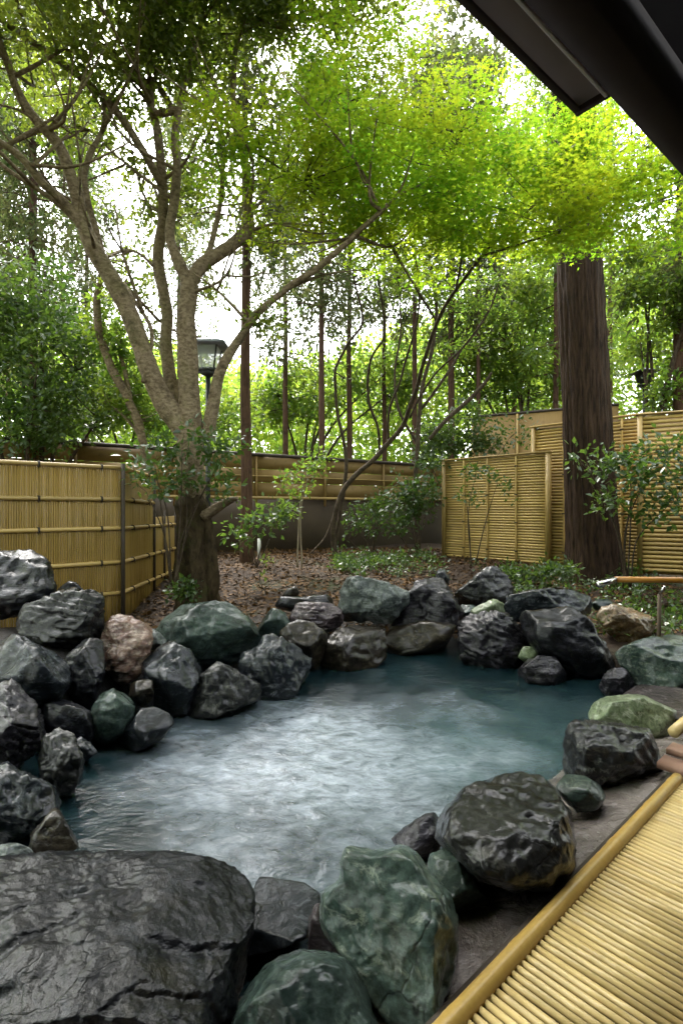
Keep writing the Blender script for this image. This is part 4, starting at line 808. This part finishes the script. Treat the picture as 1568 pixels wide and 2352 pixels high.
# ------------------------------------------------------------------ broadleaf trees and shrubs
def bush(name, label, cat, base, ells, n, per, size, mat, seed, crad=.3, stems=5, flat=.5, stemr=.02, thick=.5, stem_mat='darkbark', group=None):
    rs = np.random.RandomState(seed); base = np.asarray(base, float); t = thing(name, label, cat, base, group); mb = MB(); an = []
    cc, pk = fill(ells, n, rs, .1)
    for k in range(stems):
        e = ells[k % len(ells)][0] + rs.normal(size=3) * ells[k % len(ells)][1] * .35; b0 = base + rs.normal(size=3) * [.04, .04, 0] * (stemr / .02); b0[2] = base[2] - .08
        mid = b0 + (e - b0) * [.35, .35, .55] + rs.normal(size=3) * .06; p, r = spline([b0, mid, e], [stemr, stemr * .7, stemr * .25], 7); mb.tube(p, r, 6); an.append(p[4:])
    twigs(mb, cc[::2], np.concatenate(an), rs, stemr * .3, 1.6)
    mb.build('trunk' if cat == 'tree' else 'stem', M[stem_mat], t); V1, F1 = foliage(cc, crad, per, size, 'leaf', rs, flat, thick)
    mk('crown' if cat == 'tree' else 'foliage', V1, F1, M[mat], t, False); return t
bush('evergreen_tree', 'bushy dark evergreen rising behind the left bamboo fence', 'tree', (-5.6, 9.6, .3), [ell(60, 700, 9.5, 130, 110), ell(140, 810, 9.2, 120, 110), ell(20, 880, 9, 110, 110), ell(180, 930, 9.3, 110, 70), ell(60, 980, 9, 120, 70), ell(110, 600, 9.8, 60, 60), ell(-90, 760, 9, 120, 160)], 190, 62, .11, 'broadglossy', 51, .34, 8, stemr=.06)
bush('evergreen_tree', 'leafy green tree filling the gap right of the big cedar', 'tree', P(1500, 1200, 11.5), [ell(1500, 640, 11, 100, 70), ell(1570, 700, 10.5, 80, 80), ell(1450, 600, 11.5, 60, 50), ell(1500, 800, 11.5, 80, 60), ell(1560, 900, 11, 70, 60), ell(1640, 620, 10, 90, 130)], 120, 60, .12, 'broad', 52, .36, 6, stemr=.05)
bush('evergreen_tree', 'green tree behind the ochre board panel left of the big cedar', 'tree', P(1200, 1150, 15), [ell(1180, 760, 15, 120, 110), ell(1250, 660, 15, 80, 100), ell(1120, 850, 15.5, 90, 80), ell(1240, 880, 14.8, 90, 70), ell(1060, 760, 16, 80, 70)], 170, 60, .15, 'broad', 53, .5, 6, stemr=.06)
bush('evergreen_tree', 'fresh green tree behind the thin cypresses in the middle', 'tree', P(700, 1150, 17.5), [ell(690, 900, 17, 130, 70), ell(790, 860, 17.5, 90, 80), ell(610, 930, 17, 80, 60), ell(880, 880, 18, 90, 80), ell(960, 850, 18, 90, 110)], 170, 55, .17, 'broad', 54, .55, 6, stemr=.06)
bush('evergreen_tree', 'light green tree low behind the fence left of the lantern', 'tree', P(300, 1150, 14), [ell(280, 900, 14, 110, 60), ell(370, 960, 14, 100, 50), ell(180, 960, 14.5, 110, 40), ell(520, 960, 14, 70, 50)], 120, 50, .15, 'broad', 55, .45, 5, stemr=.05)
bush('shrub', 'dark glossy shrub arching round the trunk of the pale grey tree', 'shrub', P(400, 1330, 6.2), [ell(350, 1050, 6.1, 60, 50), ell(430, 1010, 5.9, 70, 35), ell(520, 1040, 6.0, 50, 55), ell(400, 1100, 6.0, 70, 50), ell(510, 1110, 6.1, 50, 30), ell(330, 1110, 6.1, 30, 30)], 46, 19, .085, 'glossy', 61, .17, 7, stemr=.012)
bush('shrub', 'low leafy shrub by the white pipe at the foot of the earth wall', 'shrub', P(590, 1290, 7.6), [ell(590, 1190, 7.5, 60, 35), ell(560, 1225, 7.4, 50, 30), ell(640, 1170, 7.7, 30, 20)], 24, 18, .09, 'broadglossy', 62, .17, 4, stemr=.01)
bush('sapling', 'thin pale-stemmed sapling left of the crooked maple stems', 'plant', P(688, 1292, 8.4), [ell(690, 1110, 8.4, 50, 45), ell(720, 1060, 8.4, 40, 40), ell(680, 1170, 8.3, 25, 25)], 30, 16, .08, 'broad', 63, .16, 2, stemr=.014, stem_mat='palestem')
bush('shrub', 'dark shaded shrub at the left end of the low screen', 'shrub', P(960, 1270, 10.6), [ell(950, 1130, 10.6, 70, 40), ell(930, 1180, 10.5, 60, 40), ell(985, 1090, 10.9, 50, 40), ell(900, 1200, 10.4, 60, 30)], 64, 24, .10, 'glossy', 64, .24, 6, stemr=.016)
bush('shrub', 'dark wispy shrub against the earth wall right of the maple foot', 'shrub', P(850, 1268, 11), [ell(840, 1190, 11, 50, 35), ell(880, 1160, 11.2, 40, 30), ell(815, 1220, 10.8, 35, 25)], 34, 20, .10, 'glossy', 69, .2, 5, stemr=.012)
bush('shrub', 'tall green shrub above the left corner of the low screen', 'shrub', P(1050, 1240, 12), [ell(1040, 1000, 12, 80, 50), ell(1110, 1020, 12, 60, 40), ell(980, 1030, 12, 60, 40), ell(1190, 1010, 11.5, 40, 30), ell(1090, 950, 12, 60, 35)], 90, 30, .11, 'glossy', 65, .3, 7, stemr=.02)
bush('sapling', 'slim sapling with sparse leaves in front of the low screen', 'plant', P(1085, 1290, 9.0), [ell(1095, 1085, 9.0, 45, 18), ell(1150, 1110, 8.9, 30, 22), ell(1075, 1140, 9.0, 35, 25), ell(1165, 1140, 8.9, 25, 12)], 24, 13, .075, 'glossy', 66, .13, 3, stemr=.012)
bush('shrub', 'broad leafy shrub spreading in front of the cedar and right screen', 'shrub', P(1440, 1335, 6.9), [ell(1360, 1080, 6.9, 55, 50), ell(1440, 1060, 6.8, 70, 35), ell(1500, 1100, 6.6, 80, 50), ell(1420, 1150, 6.8, 80, 35), ell(1530, 1180, 6.5, 60, 35), ell(1520, 1030, 6.7, 50, 25)], 60, 20, .09, 'glossy', 67, .19, 7, stemr=.014)
bush('sapling', 'tiny seedling with a yellowish leaf on the leaf litter', 'plant', P(612, 1350, 6.9), [ell(612, 1288, 6.9, 10, 8), ell(608, 1320, 6.9, 10, 10)], 5, 6, .06, 'bright', 68, .05, 1, stemr=.008)
for k, (x, y, Y, w) in enumerate(((425, 1352, 6.0, 22), (1290, 1310, 7.2, 40), (1220, 1320, 7.4, 40), (1160, 1325, 7.3, 36))):
    bush('fern_tuft', ('small leafy tuft at the foot of the pale grey tree', 'leafy tuft at the left foot of the big cedar', 'leafy tuft below the right end of the low screen', 'leafy tuft below the middle of the low screen behind the spotted boulder')[k], 'plant', P(x, y + 10, Y), [ell(x, y, Y, w, 14)], 12 + 5 * (k > 0), 20, .07, 'glossy', 70 + k, .11, 3, stemr=.006)

# ground cover, litter and the bright woods far behind: masses nobody could count
rs = np.random.RandomState(81)
def scatter(n, f): q = np.array([f(rs) for _ in range(n)]); return np.column_stack([q, ground_z(q[:, 0], q[:, 1])])
g1 = scatter(120, lambda r: (P(r.uniform(770, 1015), 1168, 1)[0] * 8.6 * 1, r.uniform(8.0, 10.2)))
g2 = scatter(110, lambda r: (r.uniform(2.2, 4.6), r.uniform(6.2, 8.6)))
g3 = scatter(60, lambda r: (r.uniform(2.2, 4.6), r.uniform(5.0, 6.6)))
gc = np.concatenate([g1, g2, g3]); gc[:, 2] += rs.uniform(.03, .16, len(gc))
V1, F1 = foliage(gc, .13, 22, .065, 'leaf', rs, .55, .5); kind(mk('ground_cover', V1, F1, M['glossy'], None, False), 'stuff')
n = 20000; lx = rs.uniform(-3.0, 4.8, n); ly = rs.uniform(5.3, 13, n); keep = np.hypot(lx - PC[0], ly - PC[1]) > 2.0; lx, ly = lx[keep], ly[keep]
lp = np.stack([lx, ly, ground_z(lx, ly) + .012], 1); m = len(lp)
V1, F1 = leaf_mesh(lp, rs.normal(size=(m, 3)) * [1, 1, .25], np.array([0, 0, 1.]) + rs.normal(size=(m, 3)) * .35, rs.uniform(.04, .095, m), 'leaf')
kind(mk('fallen_leaves', V1, F1, M['litter'], None, False), 'stuff')
K = 3400; wx = rs.uniform(-30, 30, K); wy = rs.uniform(21, 33, K); sx = wx / wy * FOC + CX
ytop = np.interp(sx, [-400, 0, 200, 420, 560, 760, 1000, 1150, 1300, 1700, 2100], [640, 690, 760, 820, 860, 850, 740, 640, 580, 540, 540])
ztop = EYE + (HY - ytop) * wy / FOC
K2 = 1900; an = rs.uniform(math.radians(38), math.radians(322), K2); rd = rs.uniform(15, 26, K2)          # the same wood goes on all round the garden
wx = np.concatenate([wx, rd * np.sin(an)]); wy = np.concatenate([wy, rd * np.cos(an)]); ztop = np.concatenate([ztop, np.full(K2, 13.0)])
wz = rs.uniform(.12, 1, K + K2) ** .8 * ztop
K3 = 520; wx = np.concatenate([wx, rs.uniform(-8, 1.5, K3)]); wy = np.concatenate([wy, rs.uniform(-7, .5, K3)]); wz = np.concatenate([wz, rs.uniform(8.0, 11.5, K3)])  # unseen clumps added overhead behind the camera to darken the rocks' reflections
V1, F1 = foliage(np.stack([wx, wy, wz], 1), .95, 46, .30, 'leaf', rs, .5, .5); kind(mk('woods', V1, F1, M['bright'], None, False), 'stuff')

# ------------------------------------------------------------------ lanterns, water pipe, stake
def frustum(mb, c, z0, w0, z1, w1):
    V = [c + np.array([sx * w, sy * w, z]) for z, w in ((z0, w0), (z1, w1)) for sx, sy in ((-1, -1), (1, -1), (1, 1), (-1, 1))]
    return mb.add(V, [[3, 2, 1, 0], [4, 5, 6, 7], [0, 1, 5, 4], [1, 2, 6, 5], [2, 3, 7, 6], [3, 0, 4, 7]])
def lantern(label, px, ytop, ybot, Y, w, capm, glass=True):
    c = P(px, 1168, Y); c[2] = 0; zt, zb = P(px, ytop, Y)[2], P(px, ybot, Y)[2]; h = zt - zb
    t = thing('garden_lantern', label, 'lantern', (c[0], c[1], .4))
    mb = MB(); mb.tube([c + UP * .35, c + UP * (zb - .02)], .035, 10); mb.tube([c + UP * (zb - .06), c + UP * zb], [.035, w * .5], 10); mb.build('post', M['lampmetal'], t)
    mb = MB(); frustum(mb, c, zb, w * .44, zb + .04, w * .46); mb.build('base_plate', M['lampmetal'], t, False)
    mb = MB(); frustum(mb, c, zb + .042, w * .36, zt - h * .27, w * .52); mb.build('glass', M['glass'] if glass else M['lampmetal'], t, False)
    for sx, sy in ((-1, -1), (1, -1), (1, 1), (-1, 1)):
        mb = MB(); mb.tube([c + np.array([sx * w * .375, sy * w * .375, zb + .04]), c + np.array([sx * w * .54, sy * w * .54, zt - h * .26])], .012, 6); mb.build('frame_bar', M['lampmetal'], t)
    mb = MB(); frustum(mb, c, zt - h * .27, w, zt - h * .22, w * 1.0); frustum(mb, c, zt - h * .219, w * .99, zt - h * .05, w * .38); frustum(mb, c, zt - h * .049, w * .3, zt, w * .22); mb.build('cap', M[capm], t, False)
lantern('garden lantern with a flat grey cap and white glass behind the pale grey tree', 478, 778, 856, 7.3, .285, 'capmetal')
lantern('dark lantern silhouette among leaves right of the big cedar', 1478, 846, 888, 12.2, .24, 'lampmetal', False)
q0, q1 = P(1412, 1331, 4.7), P(1720, 1334, 4.55)
pp = thing('bamboo_spout', 'orange bamboo water pipe with a bright metal tip at the right edge', 'water pipe', q0)
bamboo(q0, q1, .027, [.32, .7], 14, 1.05).build('pipe', M['orangepole'], pp)
e = P(1372, 1343, 4.55); ax = (e - q0) / 2; mb = MB(); mb.box((e + q0) / 2, ax * 1.05, np.array([.0, .03, 0.]), np.cross(ax, [0, 1, 0]) / np.linalg.norm(ax) * .026); mb.build('spout_tip', M['steel'], pp, False)
b0 = P(1512, 1475, 4.75); tp = P(1513, 1365, 4.75); st = thing('stake', 'thin grey stake with a slanted metal top behind the mottled green boulder', 'stake', b0)
mb = MB(); mb.tube([b0 - UP * .1, tp], [.018, .016], 9); mb.build('rod', M['stake'], st); mb = MB(); mb.tube([tp, P(1526, 1347, 4.7)], [.014, .009], 8); mb.build('tip', M['steel'], st)
c = P(595, 1285, 9.0); tag(MB().tube([c, c + UP * .36], .028, 10).build('pipe', M['pvc'], None, True, c), 'short white pipe upright in the ground at the earth wall', 'pipe')
